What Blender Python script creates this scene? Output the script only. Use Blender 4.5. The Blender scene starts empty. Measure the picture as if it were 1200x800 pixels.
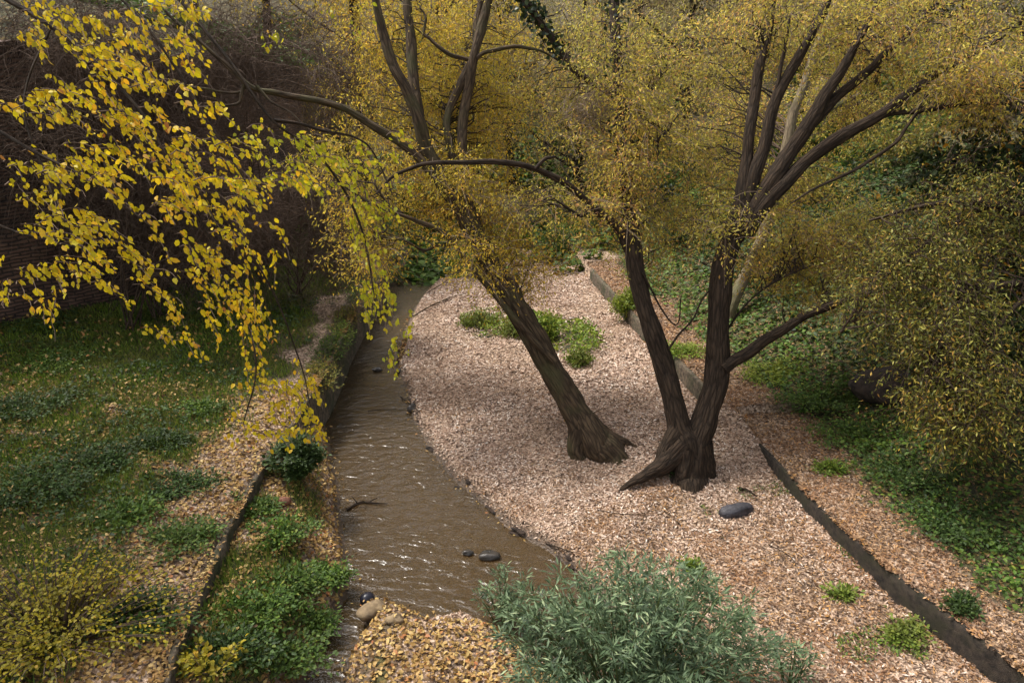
import bpy, math, random
import numpy as np
from mathutils import Vector

R = np.random.default_rng(7)
random.seed(7)
scene = bpy.context.scene
COL = scene.collection

# ------------------------------------------------------------------ camera
CAM_H, PITCH, FPX = 5.5, math.radians(20), 800.0
SP, CP = math.sin(PITCH), math.cos(PITCH)
cam_d = bpy.data.cameras.new('camera')
cam = bpy.data.objects.new('camera', cam_d)
COL.objects.link(cam)
cam.location = (0, 0, CAM_H)
cam.rotation_euler = (math.pi / 2 - PITCH, 0, 0)
cam_d.lens = 24
cam_d.sensor_width = 36
cam_d.clip_end = 900
scene.camera = cam


def ray(u, v):
    dx, dy = (u - 600) / FPX, (400 - v) / FPX
    return np.array([dx, CP + dy * SP, -SP + dy * CP])


def G(u, v, z=0.0):
    r = ray(u, v)
    return np.array([0, 0, CAM_H]) + r * ((z - CAM_H) / r[2])


def PD(u, v, t):
    return np.array([0, 0, CAM_H]) + ray(u, v) * t


# ------------------------------------------------------------------ noise
_perm = R.random((64, 64, 64))


def vnoise3(p):
    i = np.floor(p).astype(int)
    f = p - i
    f = f * f * (3 - 2 * f)
    i = i % 64
    j = (i + 1) % 64
    a = _perm
    x0, y0, z0 = i[..., 0], i[..., 1], i[..., 2]
    x1, y1, z1 = j[..., 0], j[..., 1], j[..., 2]
    fx, fy, fz = f[..., 0], f[..., 1], f[..., 2]
    c00 = a[x0, y0, z0] * (1 - fx) + a[x1, y0, z0] * fx
    c10 = a[x0, y1, z0] * (1 - fx) + a[x1, y1, z0] * fx
    c01 = a[x0, y0, z1] * (1 - fx) + a[x1, y0, z1] * fx
    c11 = a[x0, y1, z1] * (1 - fx) + a[x1, y1, z1] * fx
    return (c00 * (1 - fy) + c10 * fy) * (1 - fz) + (c01 * (1 - fy) + c11 * fy) * fz


def n2(x, y, s=1.0, seed=0.0, octv=1):
    out = 0
    amp, tot = 1.0, 0.0
    for o in range(octv):
        p = np.stack([np.asarray(x) * s + seed * 7.3 + 31, np.asarray(y) * s + seed * 3.1 + 17,
                      np.full(np.shape(x), 5.5 + seed + o)], -1)
        out = out + amp * vnoise3(p)
        tot += amp
        amp *= 0.5
        s *= 2.1
    return out / tot


def ss(x):
    x = np.clip(x, 0, 1)
    return x * x * (3 - 2 * x)


# ------------------------------------------------------------------ terrain
WATER_PX = [(345, 850), (360, 792), (380, 745), (397, 714), (411, 690), (406, 650), (399, 612), (397, 575), (387, 530),
            (378, 492), (380, 462), (395, 425), (415, 385), (437, 352), (462, 330), (486, 312), (500, 299), (524, 292),
            (545, 298), (534, 316), (506, 337), (486, 362), (471, 397), (464, 430), (477, 455), (484, 490), (502, 522),
            (530, 560), (562, 587), (600, 622), (640, 643), (672, 668), (695, 692), (725, 722), (740, 760), (680, 790),
            (620, 770), (578, 737), (545, 722), (500, 727), (470, 715), (442, 701), (424, 716), (430, 735), (414, 760),
            (402, 790), (390, 850)]
WP = np.array([G(u, v, 0.0)[:2] for u, v in WATER_PX])


def poly_sd(x, y, P):
    x = np.asarray(x, float)
    y = np.asarray(y, float)
    d = np.full(x.shape, 1e9)
    inside = np.zeros(x.shape, bool)
    n = len(P)
    for i in range(n):
        ax, ay = P[i]
        bx, by = P[(i + 1) % n]
        ex, ey = bx - ax, by - ay
        t = np.clip(((x - ax) * ex + (y - ay) * ey) / (ex * ex + ey * ey), 0, 1)
        d = np.minimum(d, np.hypot(x - ax - t * ex, y - ay - t * ey))
        c = ((ay > y) != (by > y)) & (x < ex * (y - ay) / (ey if abs(ey) > 1e-9 else 1e-9) + ax)
        inside ^= c
    return np.where(inside, -d, d)


LW_TOP = 0.85
LW = np.array([G(u, v, LW_TOP)[:2] for u, v in
               [(190, 830), (215, 742), (240, 682), (265, 630), (290, 580), (316, 535), (343, 498), (372, 452),
                (391, 418), (404, 390), (418, 365), (434, 340), (455, 318)]])
LW = np.vstack([[LW[0, 0] + 0.15, 0.5], LW, [-4.3, 24], [-7, 40]])
KW_TOP = 0.6
KW = np.array([G(u, v, KW_TOP)[:2] for u, v in [(1200, 790), (1120, 728), (1035, 663), (950, 585), (872, 500)]])
KW2_TOP = 0.75
KW2 = np.array([G(u, v, KW2_TOP)[:2] for u, v in [(828, 458), (765, 393), (730, 357), (692, 315)]])
KALL = np.vstack([KW[0] + (KW[0] - KW[1]) * 3.2, KW, KW2, [KW2[-1, 0] - 1.0, 27], [KW2[-1, 0] - 3, 40]])
BW = np.array([[-15, 2.0], [-13.2, 8.0], [-11.6, 11.0], [-10.0, 12.8], [-8.4, 15.2], [-7.0, 18.0], [-7.4, 25], [-9, 40]])


def H(x, y):
    x = np.asarray(x, float)
    y = np.asarray(y, float)
    dW = poly_sd(x, y, WP)
    xl = np.interp(y, LW[:, 1], LW[:, 0])
    xr = np.interp(y, KALL[:, 1], KALL[:, 0])
    xb = np.interp(y, BW[:, 1], BW[:, 0])
    wob = n2(x, y, 2.2, 1, 3) - 0.5
    fine = n2(x, y, 9, 2, 2) - 0.5
    # dry bed and banks
    leftish = ss((0.5 * (WP[:, 0].mean()) - x + 0 * y) / 1.0)
    mid = 0.15 * ss(dW / 0.13 + 0.9 * fine) + 0.16 * ss(dW / 3.0)
    near_l = ss((xl + 1.3 - x) / 1.2)
    mid = mid + 0.46 * near_l * ss(dW / 0.45)
    mid = mid + 0.10 * ss((x - (xr - 0.8)) / 0.8) * ss((y - 6.0) / 2.0)
    gap = np.exp(-((y - KW[-1, 1] - 0.25) / 0.75) ** 2)
    mid = mid + gap * ss((x - (xr - 1.3)) / 1.3) * 0.36
    mid = mid + ss((dW - 0.1) / 0.5) * (wob * 0.22 + fine * 0.05)
    for tb_, hb_ in ((G(706, 534, .25), .07), (G(800, 556, .25), .08)):
        mid = mid + hb_ * np.exp(-((x - tb_[0]) ** 2 + (y - tb_[1] - .1) ** 2) / .16)
    # eroded step in the litter near the bush
    g = G(778, 650, 0.25)
    mid = mid - 0.10 * np.exp(-(((x - g[0]) / 0.22) ** 2 + ((y - g[1]) / 0.55) ** 2))
    bed = -0.05 - 0.13 * ss(-dW / 0.7) + 0.03 * wob
    z = np.where(dW > 0, np.maximum(mid, -0.02), bed * ss(-dW / 0.12))
    # left terrace
    dl = xl - x
    zl = LW_TOP - 0.03 + 0.07 * np.clip(dl, 0, 20) + wob * 0.14 * ss(dl / 0.8) + fine * 0.04
    z = np.where(dl > 0.12, zl, z)
    # right terrace and bank
    dr = x - xr
    top = np.where(y < KW[-1, 1] + 0.4, KW_TOP, KW2_TOP)
    zr = top - 0.02 + 0.10 * np.clip(dr, 0, 1.6) + 0.42 * np.clip(dr - 1.4, 0, 14) + wob * (0.08 + 0.25 * ss((dr - 1) / 2)) + fine * 0.03
    z = np.where(dr > 0.06, zr, z)
    # above the brick wall
    db = xb - x
    z = np.where(db > 0.2, 6.2 + 0.35 * np.clip(db, 0, 40) + wob * 0.4, z)
    # closing hillside
    yy = y + 0.25 * np.abs(x + 1)
    hill = 0.3 + 0.5 * np.clip(yy - 26.5, 0, 60) + (n2(x, y, 0.25, 4, 2) - 0.5) * 2.5 * ss((yy - 26) / 5)
    z = np.where(yy > 26, np.maximum(z, hill), z)
    return z


def hit(u, v, t0=3.0, t1=60):
    r = ray(u, v)
    ts = np.linspace(t0, t1, 2400)
    px, py, pz = r[0] * ts, r[1] * ts, CAM_H + r[2] * ts
    below = pz < H(px, py)
    k = int(np.argmax(below)) if below.any() else len(ts) - 1
    return np.array([px[k], py[k], float(H(px[k:k + 1], py[k:k + 1])[0])]), ts[k]


# ------------------------------------------------------------------ mesh helpers
def mesh_from(name, verts, faces_flat, fsizes, attrs=None, smooth=False):
    me = bpy.data.meshes.new(name)
    verts = np.asarray(verts, np.float32).reshape(-1, 3)
    faces_flat = np.asarray(faces_flat, np.int32).ravel()
    fsizes = np.asarray(fsizes, np.int32)
    me.vertices.add(len(verts))
    me.vertices.foreach_set('co', verts.ravel())
    me.loops.add(len(faces_flat))
    me.loops.foreach_set('vertex_index', faces_flat)
    me.polygons.add(len(fsizes))
    st = np.zeros(len(fsizes), np.int32)
    st[1:] = np.cumsum(fsizes)[:-1]
    me.polygons.foreach_set('loop_start', st)
    me.polygons.foreach_set('loop_total', fsizes)
    if smooth:
        me.polygons.foreach_set('use_smooth', np.ones(len(fsizes), bool))
    me.update(calc_edges=True)
    for k, a in (attrs or {}).items():
        a = np.asarray(a, np.float32)
        if a.ndim == 1:
            at = me.attributes.new(k, 'FLOAT', 'POINT')
            at.data.foreach_set('value', a)
        else:
            at = me.attributes.new(k, 'FLOAT_VECTOR', 'POINT')
            at.data.foreach_set('vector', a.ravel())
    return me


def tag(o, label=None, cat=None, group=None, kind=None):
    if label: o['label'] = label
    if cat: o['category'] = cat
    if group: o['group'] = group
    if kind: o['kind'] = kind
    return o


def obj(name, me, mat, parent=None, loc=None):
    """link a mesh given in world coordinates; with a parent it is moved to the parent's local frame"""
    o = bpy.data.objects.new(name, me)
    COL.objects.link(o)
    if mat is not None and len(me.materials) == 0:
        me.materials.append(mat)
    org = None
    if parent is not None:
        o.parent = parent
        org = parent.location
    elif loc is not None:
        org = Vector(loc)
        o.location = org
    if org is not None and org.length > 0:
        n = len(me.vertices)
        a = np.empty(n * 3, np.float32)
        me.vertices.foreach_get('co', a)
        a = a.reshape(-1, 3) - np.array(org, np.float32)
        me.vertices.foreach_set('co', a.ravel())
        me.update()
    return o


def empty(name, loc, label, cat, group=None):
    o = bpy.data.objects.new(name, None)
    COL.objects.link(o)
    o.location = Vector([float(c) for c in loc])
    o.empty_display_size = 0.2
    return tag(o, label, cat, group)


class Acc:
    """collects arrays into one mesh"""
    def __init__(s):
        s.v, s.f, s.n, s.a, s.k = [], [], [], {}, 0

    def add(s, v, f, **attrs):
        v = np.asarray(v, float).reshape(-1, 3)
        f = np.asarray(f)
        s.v.append(v)
        s.f.append((f + s.k).ravel())
        s.n.append(np.full(len(f), f.shape[1]))
        for k, a in attrs.items():
            s.a.setdefault(k, []).append(a)
        s.k += len(v)

    def mesh(s, name, smooth=False):
        return mesh_from(name, np.concatenate(s.v), np.concatenate(s.f), np.concatenate(s.n),
                         {k: np.concatenate(a) for k, a in s.a.items()}, smooth)


def unit(a):
    return a / np.maximum(np.linalg.norm(a, axis=-1, keepdims=True), 1e-9)


def tubes(P, rad, S=4, ridge=0.0, seed=0.0, knob=0.0):
    """P (N,K,3) polylines, rad (N,K) -> verts, quads, bark attribute"""
    P = np.asarray(P, float)
    rad = np.asarray(rad, float)
    if P.ndim == 2:
        P, rad = P[None], rad[None]
    N, K, _ = P.shape
    T = unit(np.gradient(P, axis=1))
    mt = unit(P[:, -1] - P[:, 0])
    ax = np.eye(3)[np.argmin(np.abs(mt), axis=1)]
    A = unit(np.cross(T, ax[:, None, :]))
    B = np.cross(T, A)
    th = np.arange(S) / S * 2 * np.pi
    c, s_ = np.cos(th), np.sin(th)
    L = np.concatenate([np.zeros((N, 1)), np.cumsum(np.linalg.norm(np.diff(P, axis=1), axis=-1), axis=1)], 1)
    bark = np.stack([np.broadcast_to(c, (N, K, S)) * rad[..., None], np.broadcast_to(s_, (N, K, S)) * rad[..., None],
                     np.broadcast_to(L[..., None], (N, K, S))], -1)
    rr = np.broadcast_to(rad[..., None], (N, K, S)).copy()
    if ridge or knob:
        q = bark * np.array([20, 20, 2.6]) + 20 + seed
        q2 = bark * np.array([5, 5, 2.2]) + 9 + seed
        rr = rr * (1 + ridge * (np.abs(vnoise3(q) - 0.5) * 2 - 0.4) + knob * (vnoise3(q2) - 0.5))
    V = P[:, :, None, :] + rr[..., None] * (c[None, None, :, None] * A[:, :, None, :] + s_[None, None, :, None] * B[:, :, None, :])
    idx = np.arange(N * K * S).reshape(N, K, S)
    a = idx[:, :-1, :]
    b = np.roll(idx, -1, axis=2)[:, :-1, :]
    c2 = np.roll(idx, -1, axis=2)[:, 1:, :]
    d = idx[:, 1:, :]
    F = np.stack([a, b, c2, d], -1).reshape(-1, 4)
    return V.reshape(-1, 3), F, bark.reshape(-1, 3)


def catmull(pts, n=8):
    pts = np.asarray(pts, float)
    p = np.vstack([2 * pts[0] - pts[1], pts, 2 * pts[-1] - pts[-2]])
    out = []
    for i in range(1, len(p) - 2):
        for t in np.arange(n) / n:
            a, b, c, d = p[i - 1], p[i], p[i + 1], p[i + 2]
            out.append(0.5 * ((2 * b) + (-a + c) * t + (2 * a - 5 * b + 4 * c - d) * t * t + (-a + 3 * b - 3 * c + d) * t ** 3))
    out.append(p[-2])
    return np.array(out)


def limb_from_px(tr, n=8, wob=0.0):
    """trace of (u, v, depth, half-width in pixels) -> points, radii"""
    q = catmull(tr, n)
    P = np.array([PD(a[0], a[1], a[2]) for a in q])
    rad = np.maximum(q[:, 3] * np.where(q[:, 3] > 12, .76, .76), 0.6) * q[:, 2] / FPX
    if wob:
        s = np.linspace(0, 1, len(P)) * len(tr) * 1.3
        for k in range(3):
            P[:, k] += (vnoise3(np.stack([s + k * 9 + tr[0][0], s * 0 + 3, s * 0 + tr[0][1] * .01], -1)) - .5) * wob
    return P, rad


LANCE = (np.array([[0, 0, 0], [0.45, -0.5, 0.12], [1, 0, -0.12], [0.45, 0.5, 0.12]]), np.array([[0, 1, 2], [0, 2, 3]]))
OVAL = (np.array([[0, 0, 0], [0.22, -0.42, 0.10], [0.6, -0.46, 0.12], [1, 0, -0.16], [0.6, 0.46, 0.12], [0.22, 0.42, 0.10],
                  [0.5, 0, 0.0]]),
        np.array([[0, 1, 6], [1, 2, 6], [2, 3, 6], [3, 4, 6], [4, 5, 6], [5, 0, 6]]))
BLADE = (np.array([[0, -0.5, 0], [0, 0.5, 0], [0.55, 0.35, 0.0], [0.55, -0.35, 0.0], [1, 0, -0.0]]),
         None)


def leaves(acc, pos, d, nrm, ln, wd, rnd, tpl=LANCE):
    """pos, d (axis), nrm (N,3); ln, wd, rnd (N,)"""
    tv, tf = tpl
    d = unit(d)
    s = unit(np.cross(nrm, d))
    nn = np.cross(d, s)
    V = (pos[:, None, :] + tv[None, :, 0:1] * ln[:, None, None] * d[:, None, :]
         + tv[None, :, 1:2] * wd[:, None, None] * s[:, None, :]
         + tv[None, :, 2:3] * wd[:, None, None] * nn[:, None, :])
    k = tv.shape[0]
    F = (np.arange(len(pos))[:, None, None] * k + tf[None]).reshape(-1, tf.shape[1])
    acc.add(V.reshape(-1, 3), F, rnd=np.repeat(rnd, k))


def rvec(n):
    return unit(R.normal(size=(n, 3)))


# ------------------------------------------------------------------ materials
def lin(c):
    return tuple((x / 12.92 if x <= 0.04045 else ((x + 0.055) / 1.055) ** 2.4) for x in c)


def new_mat(name):
    m = bpy.data.materials.new(name)
    m.use_nodes = True
    nt = m.node_tree
    nt.nodes.clear()
    return m, nt


def N(nt, kind, **kw):
    n = nt.nodes.new(kind)
    for k, v in kw.items():
        if k in n.inputs:
            n.inputs[k].default_value = v
        else:
            setattr(n, k, v)
    return n


def ramp(nt, fac, stops, interp='LINEAR'):
    n = nt.nodes.new('ShaderNodeValToRGB')
    n.color_ramp.interpolation = interp
    els = n.color_ramp.elements
    while len(els) < len(stops):
        els.new(0.5)
    for e, (p, c) in zip(els, stops):
        e.position = p
        e.color = (c[0], c[1], c[2], 1)
    nt.links.new(fac, n.inputs[0])
    return n.outputs[0]


def leaf_mat(name, stops, clump=0.35, cl_scale=1.2, trans=0.35, rough=0.55, alt=None):
    """leaf colours in linear RGB along the per-leaf random number; alt = colour the clumps drift to"""
    m, nt = new_mat(name)
    L = nt.links.new
    at = N(nt, 'ShaderNodeAttribute', attribute_name='rnd')
    col = ramp(nt, at.outputs['Fac'], stops)
    if alt:
        geo = N(nt, 'ShaderNodeNewGeometry')
        no = N(nt, 'ShaderNodeTexNoise', Scale=cl_scale, Detail=3.0)
        L(geo.outputs['Position'], no.inputs['Vector'])
        f = N(nt, 'ShaderNodeMapRange')
        f.inputs[1].default_value = 0.42
        f.inputs[2].default_value = 0.62
        f.inputs[4].default_value = clump
        L(no.outputs['Fac'], f.inputs[0])
        mx = N(nt, 'ShaderNodeMix', data_type='RGBA')
        L(f.outputs[0], mx.inputs[0])
        L(col, mx.inputs[6])
        mx.inputs[7].default_value = (*alt, 1)
        col = mx.outputs[2]
    bs = N(nt, 'ShaderNodeBsdfPrincipled', Roughness=rough)
    bs.inputs['Specular IOR Level'].default_value = 0.3
    L(col, bs.inputs['Base Color'])
    tr = N(nt, 'ShaderNodeBsdfTranslucent')
    L(col, tr.inputs['Color'])
    mi = N(nt, 'ShaderNodeMixShader', Fac=trans)
    mi.inputs[0].default_value = trans
    L(bs.outputs[0], mi.inputs[1])
    L(tr.outputs[0], mi.inputs[2])
    out = N(nt, 'ShaderNodeOutputMaterial')
    L(mi.outputs[0], out.inputs[0])
    return m


def bark_mat(name, dark, light, moss=None, scale=30, bump=1.0):
    m, nt = new_mat(name)
    L = nt.links.new
    at = N(nt, 'ShaderNodeAttribute', attribute_name='bark')
    mp = N(nt, 'ShaderNodeMapping')
    mp.inputs['Scale'].default_value = (1, 1, 0.17)
    L(at.outputs['Vector'], mp.inputs[0])
    no = N(nt, 'ShaderNodeTexNoise', Scale=scale, Detail=6.0, Roughness=0.65)
    L(mp.outputs[0], no.inputs['Vector'])
    vo = N(nt, 'ShaderNodeTexVoronoi', Scale=scale * 0.8, feature='DISTANCE_TO_EDGE')
    L(mp.outputs[0], vo.inputs['Vector'])
    ad = N(nt, 'ShaderNodeMath', operation='MULTIPLY')
    vr = N(nt, 'ShaderNodeMapRange')
    vr.inputs[2].default_value = 0.25
    vr.inputs[3].default_value = 0.48
    L(vo.outputs['Distance'], vr.inputs[0])
    L(no.outputs['Fac'], ad.inputs[0])
    L(vr.outputs[0], ad.inputs[1])
    col = ramp(nt, ad.outputs[0], [(0.12, dark), (0.55, light)])
    if moss:
        no2 = N(nt, 'ShaderNodeTexNoise', Scale=2.2, Detail=5.0)
        geo = N(nt, 'ShaderNodeNewGeometry')
        L(geo.outputs['Position'], no2.inputs['Vector'])
        f = N(nt, 'ShaderNodeMapRange')
        f.inputs[1].default_value = 0.48
        f.inputs[2].default_value = 0.68
        f.inputs[4].default_value = 0.7
        L(no2.outputs['Fac'], f.inputs[0])
        mx = N(nt, 'ShaderNodeMix', data_type='RGBA')
        L(f.outputs[0], mx.inputs[0])
        L(col, mx.inputs[6])
        mx.inputs[7].default_value = (*moss, 1)
        col = mx.outputs[2]
    bs = N(nt, 'ShaderNodeBsdfPrincipled', Roughness=0.9)
    bs.inputs['Specular IOR Level'].default_value = 0.2
    L(col, bs.inputs['Base Color'])
    bu = N(nt, 'ShaderNodeBump', Strength=0.9, Distance=0.02 * bump)
    L(ad.outputs[0], bu.inputs['Height'])
    L(bu.outputs[0], bs.inputs['Normal'])
    out = N(nt, 'ShaderNodeOutputMaterial')
    L(bs.outputs[0], out.inputs[0])
    return m


def stone_mat(name, c1, c2, rough=0.8, scale=6, bump=0.01, moss=None):
    m, nt = new_mat(name)
    L = nt.links.new
    geo = N(nt, 'ShaderNodeNewGeometry')
    no = N(nt, 'ShaderNodeTexNoise', Scale=scale, Detail=8.0, Roughness=0.65)
    L(geo.outputs['Position'], no.inputs['Vector'])
    col = ramp(nt, no.outputs['Fac'], [(0.36, c1), (0.62, c2)])
    if moss:
        no2 = N(nt, 'ShaderNodeTexNoise', Scale=1.7, Detail=6.0, Roughness=0.7)
        L(geo.outputs['Position'], no2.inputs['Vector'])
        f = N(nt, 'ShaderNodeMapRange')
        f.inputs[1].default_value = 0.46
        f.inputs[2].default_value = 0.6
        f.inputs[4].default_value = 0.8
        L(no2.outputs['Fac'], f.inputs[0])
        mx = N(nt, 'ShaderNodeMix', data_type='RGBA')
        L(f.outputs[0], mx.inputs[0])
        L(col, mx.inputs[6])
        mx.inputs[7].default_value = (*moss, 1)
        col = mx.outputs[2]
    bs = N(nt, 'ShaderNodeBsdfPrincipled', Roughness=rough)
    L(col, bs.inputs['Base Color'])
    no3 = N(nt, 'ShaderNodeTexNoise', Scale=scale * 6, Detail=6.0, Roughness=0.7)
    L(geo.outputs['Position'], no3.inputs['Vector'])
    bu = N(nt, 'ShaderNodeBump', Strength=0.8, Distance=bump)
    L(no3.outputs['Fac'], bu.inputs['Height'])
    L(bu.outputs[0], bs.inputs['Normal'])
    out = N(nt, 'ShaderNodeOutputMaterial')
    L(bs.outputs[0], out.inputs[0])
    return m


def s(r, g, b):
    return lin((r / 255, g / 255, b / 255))


M = {}
M['willow'] = leaf_mat('willow_leaf', [(0, s(92, 82, 52)), (0.15, s(146, 132, 54)), (0.4, s(204, 184, 72)), (0.66, s(236, 216, 108)), (0.8, s(234, 184, 92)), (0.92, s(206, 150, 92)), (1, s(150, 116, 90))],
                       clump=0.55, alt=s(166, 168, 76), cl_scale=1.0, trans=0.5)
M['willow_far'] = leaf_mat('hazed_far_leaf', [(0, s(112, 100, 74)), (0.3, s(158, 144, 92)), (0.6, s(190, 174, 108)), (0.85, s(196, 170, 122)), (1, s(150, 124, 104))],
                           clump=0.6, alt=s(140, 142, 96), cl_scale=0.5, trans=0.4)  # greyer copy of the willow leaf; distance haze put into its colour
M['willow_gold'] = leaf_mat('willow_gold_leaf', [(0, s(116, 102, 50)), (0.2, s(186, 164, 54)), (0.55, s(238, 212, 84)), (0.84, s(238, 186, 70)), (1, s(160, 116, 64))],
                            clump=0.6, alt=s(182, 172, 66), trans=0.5)
M['olive'] = leaf_mat('olive_leaf', [(0, s(74, 78, 42)), (0.4, s(118, 120, 50)), (0.75, s(164, 156, 68)), (0.9, s(186, 148, 60)), (1, s(150, 108, 60))],
                      clump=0.45, alt=s(112, 114, 50), trans=0.3)
M['elm'] = leaf_mat('elm_leaf', [(0, s(160, 150, 30)), (0.25, s(206, 190, 30)), (0.6, s(232, 200, 40)), (0.88, s(228, 172, 40)), (0.95, s(220, 180, 100)), (1, s(180, 120, 60))],
                    clump=0.5, alt=s(186, 170, 36), cl_scale=1.4, trans=0.4)
M['elm_green'] = leaf_mat('elm_lime_leaf', [(0, s(150, 156, 36)), (0.5, s(190, 184, 40)), (0.9, s(214, 190, 44)), (1, s(220, 170, 80))],
                          clump=0.4, alt=s(140, 148, 40), trans=0.4)
M['dark'] = leaf_mat('dark_leaf', [(0, s(26, 36, 18)), (0.6, s(56, 74, 32)), (0.93, s(84, 92, 36)), (0.96, s(190, 130, 30)), (1, s(200, 140, 30))],
                     clump=0.4, alt=s(40, 54, 26), trans=0.25)
M['ivy'] = leaf_mat('ivy_leaf', [(0, s(24, 34, 18)), (0.7, s(50, 66, 34)), (1, s(80, 90, 50))], trans=0.15, rough=0.4)
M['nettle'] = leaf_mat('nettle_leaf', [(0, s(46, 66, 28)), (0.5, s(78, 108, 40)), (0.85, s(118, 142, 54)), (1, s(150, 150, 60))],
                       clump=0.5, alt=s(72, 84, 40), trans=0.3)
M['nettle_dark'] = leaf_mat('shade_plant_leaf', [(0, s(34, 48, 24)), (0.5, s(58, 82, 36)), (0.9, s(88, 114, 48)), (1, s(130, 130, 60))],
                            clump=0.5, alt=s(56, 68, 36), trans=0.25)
M['lime'] = leaf_mat('lime_plant_leaf', [(0, s(86, 112, 40)), (0.5, s(120, 146, 50)), (1, s(160, 168, 60))], clump=0.5, alt=s(146, 144, 60), trans=0.35)
M['grass'] = leaf_mat('grass_blade', [(0, s(62, 84, 30)), (0.5, s(104, 132, 44)), (0.85, s(142, 160, 58)), (1, s(160, 150, 80))],
                      clump=0.5, alt=s(112, 108, 58), cl_scale=0.8, trans=0.3)
M['silver'] = leaf_mat('silver_willow_leaf', [(0, s(40, 54, 38)), (0.45, s(74, 94, 64)), (0.8, s(122, 142, 104)), (1, s(186, 198, 150))],
                       clump=0.5, alt=s(84, 104, 66), trans=0.25, rough=0.5)
M['yellow_bush'] = leaf_mat('yellow_bush_leaf', [(0, s(94, 96, 30)), (0.5, s(158, 148, 36)), (0.85, s(200, 176, 40)), (1, s(206, 150, 60))],
                            clump=0.55, alt=s(110, 100, 40), cl_scale=2.2, trans=0.35)
M['litter_pink'] = leaf_mat('pale_litter_leaf', [(0, s(70, 54, 44)), (0.15, s(140, 112, 94)), (0.5, s(200, 170, 148)), (0.8, s(226, 202, 182)), (0.95, s(240, 228, 214)), (1, s(180, 144, 98))],
                            clump=0.45, alt=s(160, 130, 104), cl_scale=0.8, trans=0.1, rough=0.6)
M['litter_tan'] = leaf_mat('tan_litter_leaf', [(0, s(60, 44, 32)), (0.25, s(100, 76, 56)), (0.5, s(142, 110, 80)), (0.8, s(176, 146, 114)), (1, s(186, 136, 72))],
                           clump=0.4, alt=s(150, 104, 70), cl_scale=1.5, trans=0.1, rough=0.6)
M['litter_gold'] = leaf_mat('golden_litter_leaf', [(0, s(66, 50, 34)), (0.25, s(122, 94, 56)), (0.55, s(176, 140, 78)), (0.85, s(206, 178, 114)), (1, s(168, 102, 60))],
                            clump=0.45, alt=s(140, 104, 54), cl_scale=1.5, trans=0.15)
M['bark'] = bark_mat('willow_bark', s(26, 20, 16), s(94, 78, 60), moss=s(78, 76, 50), scale=24, bump=2)
M['bark_dark'] = bark_mat('dark_bark', s(20, 16, 13), s(72, 59, 47), scale=26, bump=2)
M['bark_pale'] = bark_mat('pale_bark', s(70, 60, 48), s(136, 122, 98), moss=s(100, 100, 70))
M['twig'] = bark_mat('twig_bark', s(66, 55, 47), s(130, 110, 95))
M['twig_dark'] = bark_mat('dark_twig', s(44, 36, 30), s(92, 76, 62))
M['twig_light'] = bark_mat('dry_twig_bark', s(96, 82, 68), s(164, 144, 122))
M['stem_green'] = bark_mat('green_stem', s(60, 76, 40), s(110, 120, 66))
M['rock_dark'] = stone_mat('dark_stone', s(30, 29, 32), s(72, 70, 76), rough=0.55, scale=9)
M['rock_tan'] = stone_mat('tan_stone', s(84, 68, 50), s(150, 128, 96), rough=0.8)
M['rock_wet'] = stone_mat('wet_stone', s(26, 24, 22), s(70, 64, 58), rough=0.25)
M['black'] = stone_mat('black_rubber', s(14, 14, 20), s(34, 34, 46), rough=0.35, bump=0.001)
M['rust'] = stone_mat('rusty_clay', s(84, 50, 36), s(136, 88, 64), rough=0.7)
M['kerb'] = stone_mat('weathered_concrete', s(24, 20, 16), s(66, 56, 46), rough=0.95, scale=14, bump=.03, moss=s(48, 46, 26))
M['leftwall'] = stone_mat('mossy_concrete', s(58, 50, 42), s(122, 108, 90), rough=0.95, scale=14, bump=.03, moss=s(54, 62, 34))
M['earth'] = stone_mat('dark_earth', s(28, 22, 18), s(66, 52, 42), rough=0.95, scale=8, bump=0.03)


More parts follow.
